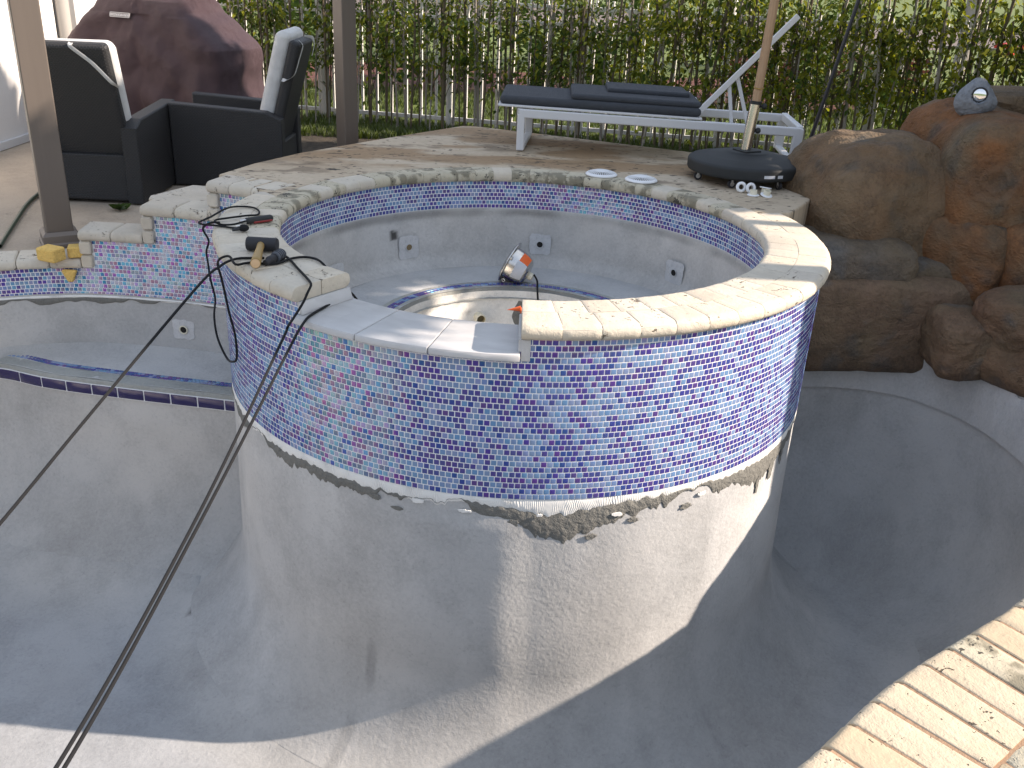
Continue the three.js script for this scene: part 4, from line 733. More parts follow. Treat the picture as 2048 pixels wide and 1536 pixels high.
{ // beyond the fence: low red-leaved shrubs, a pale trunk, dark bushes, a red toy on the lawn
  const mk = (name, label, x, z, R, h, n, mat, seed, cat) => { const t = thing(name, label, cat || 'shrub', [x, -0.05, z]), r = rng(seed), l = []; for (let k = 0; k < 7; k++) { const a = r() * TAU; mesh('stem', rod([0, 0, 0], [cos(a) * R * 0.6, h * (0.5 + 0.4 * r()), sin(a) * R * 0.6], 0.012, 0.005, 6), M.stem, t); } for (let i = 0; i < n; i++) { const a = r() * TAU, e = acosh(r()), rr = R * pow(r(), 0.4); l.push([[rr * cos(a) * e, h * (0.15 + 0.85 * r()), rr * sin(a) * e], [cos(a), r() - 0.4, sin(a)], 0.07 + 0.06 * r(), r() * 3]); } mesh('foliage', leafCloud(l), mat, t); };
  const acosh = (x) => sqrt(1 - x * x * 0.3);
  mk('red_leaved_shrub', 'low red-leaved shrub behind the fence, between lounger and boulder', 3.0, -12.6, 0.45, 0.6, 500, M.leafRed, 5);
  mk('red_leaved_shrub', 'low red-leaved shrub behind the fence at the right, by the pale trunk', 5.2, -14.5, 0.6, 0.55, 500, M.leafRed, 6);
  mk('dark_bush', 'dark round bush behind the fence above the lounger pad', 0.5, -12.2, 0.5, 0.7, 900, M.leafC, 7);
  mk('dark_bush', 'dark green bush behind the fence at the far left, by the covered grill', -3.2, -11.6, 0.8, 1.1, 1200, M.leafC, 8);
  mk('dark_bush', 'dark green bush behind the fence, left of the middle', -1.2, -12.2, 0.7, 0.9, 900, M.leafC, 9);
  mk('dark_bush', 'dark bush behind the fence, right of the black pole', 3.9, -12.0, 0.6, 0.8, 900, M.leafC, 10);
  { const spots = [[-6.2, -15.5, 1.5, 'leftmost'], [-4.6, -16.8, 1.7, 'second from the left'], [-2.9, -16.2, 1.4, 'third from the left'], [-1.1, -17.0, 1.6, 'fourth from the left'], [0.9, -16.4, 1.5, 'fifth from the left'], [2.8, -17.2, 1.6, 'second from the right'], [4.6, -17.4, 1.5, 'rightmost']];
    spots.forEach(([x, z, h, w], k) => mk('dark_bush', w + ' of the big dark bushes far behind the fence and mulch', x, z, 1.15, h, 1500, M.leafC, 30 + k)); }
  const tr = thing('palm_tree', 'pale straight tree trunk on the lawn behind the right part of the fence', 'tree', [5.75, -0.05, -13.2]);
  mesh('trunk', tube([[0, 0, 0], [0.02, 1, 0], [0.0, 2.4, 0.05], [0.08, 4.2, 0.05]], 0.10, 30, 14), M.paleBark, tr);
  { const r = rng(15), l = []; for (let k = 0; k < 14; k++) { const a = (k / 14) * TAU + r() * 0.3; for (let j = 0; j < 60; j++) { const t = j / 60, c = [0.08 + cos(a) * t * 1.5, 4.2 + 0.7 * sin(t * 2.4) - 0.9 * t * t, 0.05 + sin(a) * t * 1.5]; for (const s of [-1, 1]) l.push([c, [-sin(a) * s + cos(a) * 0.5, -0.4, cos(a) * s + sin(a) * 0.5], 0.32 * (1 - 0.5 * t), 0.2 * s]); } } mesh('crown', leafCloud(l), M.leafC, tr); }
  const toy = thing('lawn_toy', 'red plastic bar-shaped thing lying on the lawn behind the fence at the far right', 'toy', [11.9, 0.02, -24.6], 0.75);
  mesh('slide', box(1.25, 0.16, 0.4, 0, 0.16, 0, 0.07, 4), M.red, toy); mesh('foot', box(0.18, 0.1, 0.42, 0.4, 0.02, 0, 0.03), M.red, toy); mesh('foot', box(0.18, 0.1, 0.42, -0.35, 0.02, 0, 0.03), M.red, toy);
  const wf = thing('wire_fence', 'thin black wire fence on the lawn behind the white fence, right side', 'fence');
  for (let i = 0; i < 34; i++) { const x = 5.0 + i * 0.11; mesh('wire', rod([x, -0.05, -12.4 + 0.1 * (x - 5)], [x, 0.62, -12.4 + 0.1 * (x - 5)], 0.0035, 0.0035, 5), M.blackPlastic, wf); }
  mesh('rail', rod([5.0, 0.6, -12.4], [8.7, 0.6, -12.03], 0.006, 0.006, 6), M.blackPlastic, wf);
  const bp = thing('black_pole', 'thin black leaning pole in front of the hedge behind the big boulder', 'pole');
  mesh('pole', rod([1.90, 0.0, -6.62], [2.20, 1.75, -6.6], 0.014, 0.013, 14), std([0.012, 0.012, 0.022], 0.35), bp); mesh('ground_spike', new THREE.ConeGeometry(0.014, 0.08, 12).rotateX(PI).translate(1.893, -0.03, -6.62), M.steelDull, bp);
}
// ------------------------------------------------------------------ trees to the right of the picture, whose crowns dapple the place
{
  const dens = (z, Y) => { // share of sunlight stopped, on the sheet x = 3.6 looking along the sun
    if (z > -2.62 || z < -8.2) return 0;
    if (z < -6.3 && z > -7.3 && Y > 4.1) return 0.93 * (1 - smooth(Y, 5.1, 5.3));
    let d;
    if (z < -7.35 && Y > 3.7) return 0;
    if (z < -3.98 && z > -5.5 && Y < 1.5) return 0.96;
    if (z < -4.5 && z > -5.6 && Y < 2.12) return Y < 1.77 ? 0.95 : z > -4.72 ? 0.9 : 0;
    if (z > -4.6) d = 0.9 * smooth(Y, z > -3.5 ? 2.68 : 2.45, z > -3.5 ? 3.4 : 3.1) * (1 - smooth(Y, 4.1, 4.45));
    else d = 0.93 * smooth(Y, 1.62, 2.05) * (1 - smooth(Y, 4.15, 4.5 + 0.1 * N(z * 3)));
    return d * smooth(-z, 2.6, 2.8);
  };
  const r = rng(909), lists = [[], [], []];
  for (let i = 0; i < 64000; i++) {
    const z = lerp(-8.2, -2.6, r()), Y = lerp(0.7, 5.4, r()), x = 3.55 + 1.1 * r(), hole = F(z * 0.9, Y * 2.6, 5, 3) + 0.3 * N(z * 4, Y * 4, 1);
    if (r() > dens(z, Y) || hole > (Y < 1.84 ? 9 : z < -4.3 ? 0.34 : 0.22)) continue;
    const y = Y + (x - 3.6) * 0.625, zz = z + (x - 3.6) * 0.035; lists[z > -4.4 ? 0 : z > -6 ? 1 : 2].push([[x, y, zz], [r() - 0.5, r() - 0.6, r() - 0.5], 0.09 + 0.06 * r(), r() * 3]);
  }
  const info = [['tall tree beyond the boulders on the right, nearest to the pool', -3.38, 0.11], ['slim tree beyond the boulders on the right, beside the hot tub', -4.17, 0.042], ['broad tree beyond the boulders on the right, near the fence', -7.0, 0.09]];
  const ends = [[4.1, 3.2, -3.4], [4.0, 3.0, -4.9], [4.1, 3.2, -6.9]];
  info.forEach(([label, z, w], i) => {
    const t = thing('shade_tree', label, 'tree', [4.0, -0.05, z]); const e = ends[i];
    mesh('trunk', tube([[0, 0, 0], [0.02, 1.1, 0.0], [0.01, 2.5, 0.0], [e[0] - 4.0, 3.6, 0.3 * (e[2] - z)]], w, 30, 12), M.bark, t);
    for (let k = 0; k < 5; k++) mesh('limb', rod([0.01, 2.4 + 0.2 * k, 0], [0.3 * (r() - 0.5), 3.0 + 1.2 * r(), (e[2] - z) + 1.6 * (r() - 0.5)], 0.03, 0.012, 8), M.bark, t);
    const g = leafCloud(lists[i].map(([p, d, s, o]) => [[p[0] - 4.0, p[1] + 0.05, p[2] - z], d, s * 1.65, o])); mesh('crown', g, M.leafC, t);
  });
}

// ------------------------------------------------------------------ house, pergola posts
{
  const h = thing('house_wall', 'white rendered house wall at the far left with a grey downpipe and a bright shutter panel', 'house');
  mesh('wall', box(0.2, 2.9, 2.7, -4.12, 1.4, -7.05, 0.004), M.stucco, h);
  mesh('wall', box(0.2, 2.9, 0.36, -4.15, 1.4, -8.58, 0.004), M.greyPaint, h);
  mesh('skirting', box(0.03, 0.06, 2.7, -4.005, 0.03, -7.05, 0.004), M.whiteMetal, h);
  mesh('column', rod([-3.97, 0, -8.46], [-3.97, 2.8, -8.46], 0.055, 0.055, 20), M.greyPaint, h);
  mesh('door_panel', box(0.12, 2.7, 1.05, -4.06, 1.35, -9.28, 0.006), M.whiteMetal, h);
  mesh('door_frame', box(0.16, 2.75, 0.05, -4.07, 1.36, -9.83, 0.004), M.greyPaint, h);
}
function post(label, x, z, y, turn) {
  const t = thing('pergola_post', label, 'post', [x, y, z], turn);
  mesh('shaft', box(0.132, 2.5, 0.132, 0, 1.25, 0, 0.007, 3), M.bronze, t);
  mesh('base_trim', lathe([[0.098, 0], [0.136, 0], [0.136, 0.018], [0.126, 0.026], [0.126, 0.062], [0.104, 0.080], [0.094, 0.080]], 4).rotateY(PI / 4).toNonIndexed(), std([0.155, 0.128, 0.108], 0.5, { flatShading: true }), t); return t;
}
post('brown square metal pergola post in the left foreground, behind the yellow sponges', -2.46, -4.84, 0, 0.55);
post('brown square metal pergola post between chair and lounger, in front of the hedge', -1.17, -6.30, -0.05, 0.78).scale.set(0.8, 1, 0.8);

// ------------------------------------------------------------------ wicker armchairs
function chair(label, pos, turn, strap, ch = 0.73) {
  const t = thing('wicker_armchair', label, 'armchair', pos, turn);
  const W = 0.60, D = 0.72;
  mesh('base', uvBox(box(W - 0.14, 0.27, D - 0.06, 0, 0.155, 0, 0.015)), M.wicker, t);
  mesh('apron', uvBox(box(W - 0.02, 0.29, 0.05, 0, 0.16, -D / 2 + 0.03, 0.015)), M.wicker, t);
  for (const s of [-1, 1]) { const prof = new THREE.Shape([[-D / 2, 0.02], [D / 2, 0.02], [D / 2, 0.535], [-D / 2 + 0.1, 0.50], [-D / 2, 0.46]].map((p) => new THREE.Vector2(p[0], p[1]))); mesh('armrest', uvBox(new THREE.ExtrudeGeometry(prof, { depth: 0.075, bevelEnabled: true, bevelThickness: 0.012, bevelSize: 0.012, bevelSegments: 3 }).rotateY(-PI / 2).translate(s * (W / 2 - 0.045) + 0.0375, 0, 0)), M.wicker, t); }
  for (const [x, z] of [[-1, -1], [1, -1], [-1, 1], [1, 1]]) mesh('foot', box(0.04, 0.04, 0.04, x * (W / 2 - 0.06), 0.0, z * (D / 2 - 0.06), 0.006), M.blackPlastic, t);
  const b = mesh('backrest', uvBox(box(0.47, 0.70, 0.075, 0, 0.35, 0, 0.03, 4)), M.wicker, t); b.position.set(0, 0.285, -D / 2 + 0.075); b.rotation.x = -0.27;
  // padded white cover over the front of the backrest
  const pg = new RoundedBoxGeometry(0.455, ch, 0.11, 6, 0.05), pp = pg.attributes.position; for (let i = 0; i < pp.count; i++) { const x = pp.getX(i), y = pp.getY(i), z = pp.getZ(i), n = 0.010 * F(x * 9, y * 9, z * 9 + pos[0], 3); pp.setXYZ(i, x * (1 + n), y + n, z + n * 1.6 + 0.02 * cos(y * 4)); } pg.computeVertexNormals();
  mesh('back_cushion', uvBox(pg.translate(-0.011, 0.007 + ch / 2, 0.078)), M.whiteCloth, b);
  mesh('seat_cushion', uvBox(box(0.44, 0.10, 0.52, 0, 0.34, 0.07, 0.04, 4)), M.greyCloth, t);
  for (const pts of strap) { const c = new THREE.CatmullRomCurve3(pts.map((p) => V3(...p)), false, 'catmullrom', 0.4), sg = sheet(40, 2, (u, v) => { const p = c.getPointAt(u), d = c.getTangentAt(u), s = V3(0, 0, 1).cross(d).normalize().multiplyScalar((v - 0.5) * 0.024); return [p.x + s.x, p.y + s.y, p.z + s.z - 0.004 * sin(v * PI), u * 0.5, v * 0.02]; }, true); mesh('tie_strap', sg, M.whiteCloth, b); }
  return t;
}
chair('dark wicker armchair seen from behind, half hidden by the left brown post', [-2.66, 0, -6.10], PI + 0.02, [[[-0.04, 0.703, -0.02], [-0.04, 0.69, -0.044], [-0.14, 0.60, -0.044], [-0.225, 0.49, -0.043], [-0.243, 0.44, 0.0]]], 0.672);
chair('dark wicker armchair seen from the side with white cushion tied on', [-1.99, 0, -6.62], -PI / 2 + 0.02, [[[0.238, 0.44, 0.03], [0.246, 0.45, -0.005], [0.242, 0.50, -0.045], [0.20, 0.60, -0.046], [0.17, 0.68, -0.044], [0.165, 0.705, -0.01]], [[-0.10, 0.705, 0.01], [-0.2, 0.70, -0.03], [-0.238, 0.66, -0.045], [-0.242, 0.58, -0.046]]]);

// ------------------------------------------------------------------ grill under its cover
{
  const t = thing('covered_grill', 'barbecue grill under a dark purple-brown fabric cover behind the armchairs', 'grill cover', [-2.93, 0, -7.90], -0.40);
  const rings = [[0.05, 0.80, 0.33, 0], [0.30, 0.795, 0.325, 0], [0.62, 0.785, 0.315, 0.0], [0.78, 0.765, 0.305, 0], [0.83, 0.735, 0.30, 0], [0.93, 0.60, 0.285, 0.0], [1.03, 0.475, 0.26, -0.005], [1.10, 0.44, 0.235, -0.01], [1.135, 0.425, 0.20, -0.02], [1.15, 0.38, 0.15, -0.02], [1.155, 0.0, 0.0, -0.02]];
  const ringAt = (v) => { const k = v * (rings.length - 1), i = min(rings.length - 2, floor(k)), f = k - i; return rings[i].map((q, j) => lerp(q, rings[i + 1][j], f)); };
  const g = sheet(260, 110, (u, v) => { const [y, w, d, zo] = ringAt(v), a = u * TAU, c = cos(a), s = sin(a), k = pow(pow(abs(c), 9) + pow(abs(s), 9), -1 / 9);
    let x = c * k * w, z = s * k * d + zo; const q = smooth(y, 0.05, 0.8), fold = (0.034 * sin(x * 17 + z * 14 + 2.5 * F(x * 3, y * 2, z * 3, 2)) * (1 - 0.75 * q) + 0.03 * F(x * 6, y * 5, z * 6, 4)) , diag = 0.018 * sin((abs(x) * 2.2 + y * 3.4) * 5 + F(x * 4, y * 4, 2, 2) * 3) * (y < 1.0 ? 1 : 0.3);
    const lift = 0.018 * F(x * 5, 1, z * 5, 3) * (v > 0.7 ? 1 : 0.3); x += c * (fold + diag); z += s * (fold + diag); return [x, y + lift, z, a * 0.5, y]; }, true);
  mesh('cover', g, M.coverCloth, t);
  mesh('hem', new THREE.TubeGeometry(new THREE.CatmullRomCurve3(Array.from({ length: 24 }, (_, i) => { const a = (i / 24) * TAU, c = cos(a), s = sin(a), k = pow(pow(abs(c), 9) + pow(abs(s), 9), -1 / 9); return V3(c * k * 0.80, 0.05, s * k * 0.33); }), true), 120, 0.008, 6, true), M.coverCloth, t);
  const plate = new THREE.Group(); plate.name = 'name_plate'; plate.position.set(-0.135, 0.985, 0.284); plate.rotation.set(-0.26, 0, 0); t.add(plate);
  mesh('plate', box(0.205, 0.040, 0.008, 0, 0, 0.004, 0.0039, 3), std([0.10, 0.08, 0.085], 0.5), plate);
  { const sh = new THREE.Shape(), hw = 0.100, hh = 0.018, q = 0.008; sh.moveTo(-hw + q, -hh).lineTo(hw - q, -hh).quadraticCurveTo(hw, -hh, hw, 0).quadraticCurveTo(hw, hh, hw - q, hh).lineTo(-hw + q, hh).quadraticCurveTo(-hw, hh, -hw, 0).quadraticCurveTo(-hw, -hh, -hw + q, -hh); const ho = new THREE.Path(), a = hw - 0.004, b = hh - 0.003; ho.moveTo(-a, -b).lineTo(-a, b).lineTo(a, b).lineTo(a, -b); sh.holes.push(ho); mesh('plate_border', new THREE.ExtrudeGeometry(sh, { depth: 0.002, bevelEnabled: false }).translate(0, 0, 0.008), M.whiteMetal, plate); }
  const font = await new FontLoader().loadAsync('fonts/droid/droid_sans_bold.typeface.json');
  const tg = new TextGeometry('BRINKMANN', { font, size: 0.021, depth: 0.0015, curveSegments: 3 }); tg.computeBoundingBox(); const bb = tg.boundingBox; tg.translate(-(bb.min.x + bb.max.x) / 2, -(bb.min.y + bb.max.y) / 2, 0).scale(0.182 / (bb.max.x - bb.min.x), 1, 1).translate(0, 0, 0.0085);
  mesh('lettering', tg, M.whiteMetal, plate);
}

// ------------------------------------------------------------------ lounger
{
  const t = thing('sun_lounger', 'white metal sun lounger with dark grey pad, its backrest frame tilted up', 'sun lounger', [0, 0, 0]);
  const y0 = yRim, A = [-0.03, 0, -5.735], B = [1.63, 0, -5.685], zf = -0.58; // near rail, and the far rail's offset
  const P = (u, w, y) => [lerp(A[0], B[0], u) + w * 0.05, y, lerp(A[2], B[2], u) + w * zf];
  const yf = 0.705, rw = 0.036;
  for (const w of [0, 1]) mesh('side_rail', bar(P(-0.005, w, yf - 0.035), P(1.005, w, yf - 0.062), rw, 0.052, 0.008), M.whiteMetal, t);
  mesh('end_rail', bar(P(1, 0, yf - 0.052), P(1, 1, yf - 0.052), 0.04, 0.05, 0.008), M.whiteMetal, t);
  mesh('end_rail', bar(P(0, 0, yf - 0.03), P(0, 1, yf - 0.03), 0.036, 0.05, 0.008), M.whiteMetal, t);
  for (const u of [0.005, 0.995]) { for (const w of [0, 1]) mesh('leg', bar(P(u, w, y0 + 0.006), P(u, w, yf - 0.04), u < 0.5 ? 0.046 : 0.06, 0.036, 0.008), M.whiteMetal, t); mesh('foot_bar', bar(P(u, 0, y0 + 0.015), P(u, 1, y0 + 0.015), 0.046, 0.026, 0.010), M.whiteMetal, t); }
  const slab = (u0, u1, w0, w1, y, h, r, seed, mat, name, amp = 0.006) => { const a = P(u0, w0, y), b = P(u1, w0, y - 0.03 * (u1 - u0)), L = hypot(b[0] - a[0], b[2] - a[2]), g = new RoundedBoxGeometry(L, h, abs(zf) * (w1 - w0), 5, min(r, h / 2.05)), p = g.attributes.position; const g2 = g; for (let i = 0; i < p.count; i++) { const x = p.getX(i), z = p.getZ(i), yy = p.getY(i), n = F(x * 4 + seed, z * 4, seed, 3) * amp; p.setXYZ(i, x + n * 0.5, yy + n * (yy > 0 ? 1 : 0.3), z + n * 0.5); } g.computeVertexNormals(); const mid = P((u0 + u1) / 2, (w0 + w1) / 2, y - 0.015 * (u1 + u0)); g.rotateZ(-0.018).rotateY(-atan2(b[2] - a[2], b[0] - a[0])).translate(...mid); return mesh(name, uvBox(g), mat, t); };
  slab(-0.09, 0.64, -0.02, 1.02, yf + 0.004, 0.014, 0.005, 1, M.whiteMetal, 'bed_panel', 0);
  slab(-0.085, 0.635, -0.01, 1.01, yf + 0.036, 0.05, 0.024, 2, M.greyCloth, 'pad');
  slab(0.17, 0.635, 0.02, 1.0, yf + 0.078, 0.036, 0.018, 3, M.greyCloth, 'folded_pad', 0.012);
  slab(0.30, 0.60, 0.35, 0.98, yf + 0.105, 0.028, 0.014, 4, M.greyCloth, 'folded_pad', 0.014);
  const hinge = 0.625, topP = (w) => { const p = P(hinge, w, yf); return [p[0] + 0.52, yf + 0.575, p[2] - 0.01]; };
  for (const w of [0.04]) mesh('backrest_bar', bar(P(hinge, w, yf), topP(w), 0.018, 0.034, 0.005), M.whiteMetal, t);
  for (const f of [0.06]) { const q = (w) => { const a = P(hinge, w, yf), b = topP(w); return [lerp(a[0], b[0], f), lerp(a[1], b[1], f), lerp(a[2], b[2], f)]; }; mesh('backrest_cross', bar(q(0.04), q(0.96), 0.020, 0.020, 0.005), M.whiteMetal, t); }
  const strut = (w, f, u) => { const a = P(hinge, w, yf), b = topP(w), c = [lerp(a[0], b[0], f), lerp(a[1], b[1], f), lerp(a[2], b[2], f)]; mesh('strut', bar(c, P(u, w, yf - 0.055), 0.012, 0.022, 0.004), M.whiteMetal, t); };
  strut(0.06, 0.34, 0.76); strut(0.10, 0.42, 0.82);
}

// ------------------------------------------------------------------ umbrella base
{
  const c = [1.225, yRim, -5.21], t = thing('umbrella_stand', 'round black wheeled parasol base with steel tube and wooden pole beside the boulder', 'parasol base', c);
  mesh('weight', lathe([[0, 0.045], [0.296, 0.045], [0.309, 0.050], [0.314, 0.060], [0.3145, 0.098], [0.310, 0.108], [0.298, 0.116], [0.22, 0.134], [0.215, 0.132], [0.12, 0.148], [0.112, 0.156], [0, 0.160]], 96), M.blackPlastic, t);
  mesh('seam', new THREE.TorusGeometry(0.3125, 0.0022, 6, 96).rotateX(PI / 2).translate(0, 0.088, 0), M.blackPlastic, t);
  mesh('collar_plate', box(0.11, 0.008, 0.11, -0.01, 0.161, 0.01, 0.003).rotateY(0.5), M.blackPlastic, t);
  const b = [-0.012, 0.165, 0.012], lean = [0.035, 0, 0.0];
  mesh('steel_tube', rod(b, [b[0] + 0.018, 0.415, b[2]], 0.029, 0.029, 32), M.steel, t);
  mesh('tube_collar', rod([b[0] + 0.018, 0.405, b[2]], [b[0] + 0.019, 0.422, b[2]], 0.031, 0.031, 32), M.blackPlastic, t);
  mesh('clamp_knob', merge([rod([b[0] + 0.018, 0.40, b[2]], [b[0] + 0.062, 0.398, b[2] + 0.01], 0.007, 0.007), new THREE.SphereGeometry(0.015, 16, 10).translate(b[0] + 0.064, 0.397, b[2] + 0.01)]), M.blackPlastic, t);
  mesh('clamp_knob', merge([rod([b[0] + 0.012, 0.27, b[2]], [b[0] + 0.05, 0.268, b[2] + 0.005], 0.006, 0.006), new THREE.SphereGeometry(0.016, 16, 10).translate(b[0] + 0.05, 0.268, b[2] + 0.005)]), M.blackPlastic, t);
  mesh('wooden_pole', rod([b[0] + 0.018, 0.40, b[2]], [b[0] + 0.085, 1.95, b[2] - 0.02], 0.0235, 0.0235, 24), M.wood, t);
  mesh('cord_tie', new THREE.TorusGeometry(0.026, 0.003, 8, 24).rotateX(PI / 2 + 0.15).translate(b[0] + 0.023, 0.49, b[2]), M.sponge, t);
  for (const a of [115, 165, 60, 15, 250, 300]) { const w = new THREE.Group(); w.name = 'caster'; w.position.set(0.275 * cos(a * D2R), 0.022, 0.275 * sin(a * D2R)); w.rotation.y = a; t.add(w); mesh('wheel', new THREE.CylinderGeometry(0.0215, 0.0215, 0.016, 24).rotateZ(PI / 2), M.rubber, w); mesh('hub', new THREE.CylinderGeometry(0.012, 0.012, 0.018, 18).rotateZ(PI / 2), M.steelDull, w); mesh('fork', box(0.024, 0.03, 0.012, 0, 0.016, 0, 0.003), M.steelDull, w); }
  for (const [a, wd] of [[78, 0.060], [66.5, 0.032]]) mesh('sticker', sheet(6, 1, (u, v) => { const q = (a + (0.5 - u) * (wd / 0.3145) / D2R) * D2R; return [0.3152 * cos(q), 0.068 + v * 0.016, 0.3152 * sin(q), u, v]; }), M.sticker, t);
}
// ------------------------------------------------------------------ pool fittings lying on the deck
function drainCover(label, x, z, a) {
  const t = thing('drain_cover', label, 'drain cover', [x, yRim, z], a, 'round white drain covers on the deck');
  mesh('rim', lathe([[0.060, 0.001], [0.086, 0.001], [0.088, 0.005], [0.086, 0.009], [0.078, 0.015], [0.074, 0.016]], 64), M.whitePlastic, t);
  mesh('dome', lathe([[0.0, 0.030], [0.02, 0.0295], [0.038, 0.027], [0.040, 0.026]], 48), M.whitePlastic, t);
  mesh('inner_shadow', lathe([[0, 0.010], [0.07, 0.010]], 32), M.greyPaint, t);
  for (let i = 0; i < 36; i++) { const q = (i / 36) * TAU; mesh('slat', bar([0.039 * cos(q), 0.0255, 0.039 * sin(q)], [0.077 * cos(q), 0.0145, 0.077 * sin(q)], 0.0042, 0.003, 0.001), M.whitePlastic, t); }
  mesh('screw', cyl(0.004, 0.004, 0.002, 0.05, 0.026, 0, 10), M.steelDull, t);
}
drainCover('left one of two round white drain covers on the deck behind the hot tub', 0.433, -5.135, 0.2);
drainCover('right one of two round white drain covers, nearer the parasol base', 0.640, -5.035, 0.9);
function fitting(label, pos, rot, kind) {
  const t = thing('pool_fitting', label, 'pool fitting', pos); t.rotation.set(...rot);
  if (kind === 'ring') { mesh('ring', lathe([[0.013, -0.004], [0.022, -0.006], [0.0275, -0.002], [0.0275, 0.002], [0.020, 0.006], [0.013, 0.005], [0.013, -0.004]], 40).rotateX(PI / 2), M.whitePlastic, t); mesh('thread', new THREE.CylinderGeometry(0.013, 0.013, 0.02, 28, 1, true).rotateX(PI / 2).translate(0, 0, -0.008), std([0.5, 0.5, 0.5], 0.6, { side: THREE.DoubleSide }), t); }
  else { mesh('flange', lathe([[0, 0.0], [0.030, 0.0], [0.0315, 0.003], [0.029, 0.006], [0.0185, 0.007]], 40), M.whitePlastic, t); mesh('sleeve', lathe([[0.0185, 0.006], [0.0185, 0.030], [0.015, 0.030], [0.015, 0.008]], 36), M.cream, t); mesh('bore', cyl(0.015, 0.015, 0.002, 0, 0.01, 0, 24), M.hole, t); }
}
fitting('white ring fitting standing upright in front of the parasol base, leftmost of the five', [1.140, yRim + 0.028, -4.862], [-0.22, 0.0, 0.1], 'ring');
fitting('white ring fitting behind the cream sleeve, second from the left', [1.187, yRim + 0.028, -4.848], [-0.25, 0.25, 0.5], 'ring');
fitting('small cream sleeve fitting standing on its white flange before the two rings', [1.192, yRim, -4.800], [0, 0, 0], 'sleeve');
fitting('white flanged fitting lying tilted on top of the other, rightmost but one', [1.258, yRim + 0.004, -4.795], [0.25, 0.3, -0.12], 'sleeve');
fitting('white flanged fitting turned upside down at the right end of the five', [1.266, yRim + 0.034, -4.858], [PI - 0.15, 0, 0.12], 'sleeve');

// ------------------------------------------------------------------ underwater lamp in the tub
{
  const t = thing('pool_light', 'stainless steel underwater lamp with orange and white labels lying on the hot tub bench', 'pool light', [-0.045, 0.052, -4.735]);
  t.quaternion.setFromUnitVectors(V3(0, 1, 0), V3(0.86, -0.42, 0.24).normalize());
  mesh('face_ring', lathe([[0, -0.012], [0.085, -0.010], [0.10, -0.006], [0.1135, 0.0], [0.1145, 0.006], [0.108, 0.009], [0.085, 0.010]], 64), M.steel, t);
  mesh('housing', lathe([[0.088, 0.008], [0.087, 0.045], [0.080, 0.082], [0.070, 0.105], [0.052, 0.118], [0.028, 0.122], [0, 0.122]], 64), M.steel, t);
  const wrap = (a0, a1, y0, y1, mat) => { const rr = (y) => y < 0.045 ? lerp(0.088, 0.087, (y - 0.008) / 0.037) : y < 0.082 ? lerp(0.087, 0.080, (y - 0.045) / 0.037) : lerp(0.080, 0.070, (y - 0.082) / 0.023); return mesh('label_sticker', sheet(20, 6, (u, v) => { const a = lerp(a0, a1, u) * D2R, y = lerp(y0, y1, v), r = rr(y) + 0.0012; return [r * cos(a), y, r * sin(a), u, v]; }, true), mat, t); };
  const dirA = (v) => { const q = t.quaternion.clone().invert(), l = V3(...v).applyQuaternion(q); return atan2(l.z, l.x) / D2R; };
  const up = dirA([0, 1, 0]), cam = dirA([0, 0.15, 1]), dn = cam - up > 180 ? cam - 360 : up - cam > 180 ? cam + 360 : cam, mid = (a) => up + (dn - up) * a;
  wrap(mid(0.05), mid(0.62), 0.052, 0.103, M.orange); wrap(mid(0.64), mid(1.55), 0.048, 0.103, M.sticker);
  mesh('gland', lathe([[0.0, 0.12], [0.020, 0.12], [0.020, 0.142], [0.013, 0.150], [0, 0.152]], 24).translate(0.012, 0, 0.0), M.cream, t);
  for (const a of [20, 140, 260]) mesh('clip', box(0.012, 0.014, 0.02, 0.1 * cos(a * D2R), 0.012, 0.1 * sin(a * D2R), 0.003), M.steelDull, t);
  mesh('wing_nut', new THREE.TorusGeometry(0.008, 0.003, 8, 16).translate(0.05, 0.03, 0.098), M.steelDull, t);
  const c = thing('lamp_cord', 'black cord hanging from the underwater lamp over the bench edge into the footwell', 'cable');
  mesh('cord', tube([[0.088, -0.005, -4.70], [0.105, -0.025, -4.665], [0.108, -0.055, -4.62], [0.110, -0.075, -4.585], [0.118, -0.16, -4.56], [0.128, -0.30, -4.54], [0.10, -0.48, -4.45], [0.0, -0.57, -4.3]], 0.0052, 60, 8), M.cord, c);
}

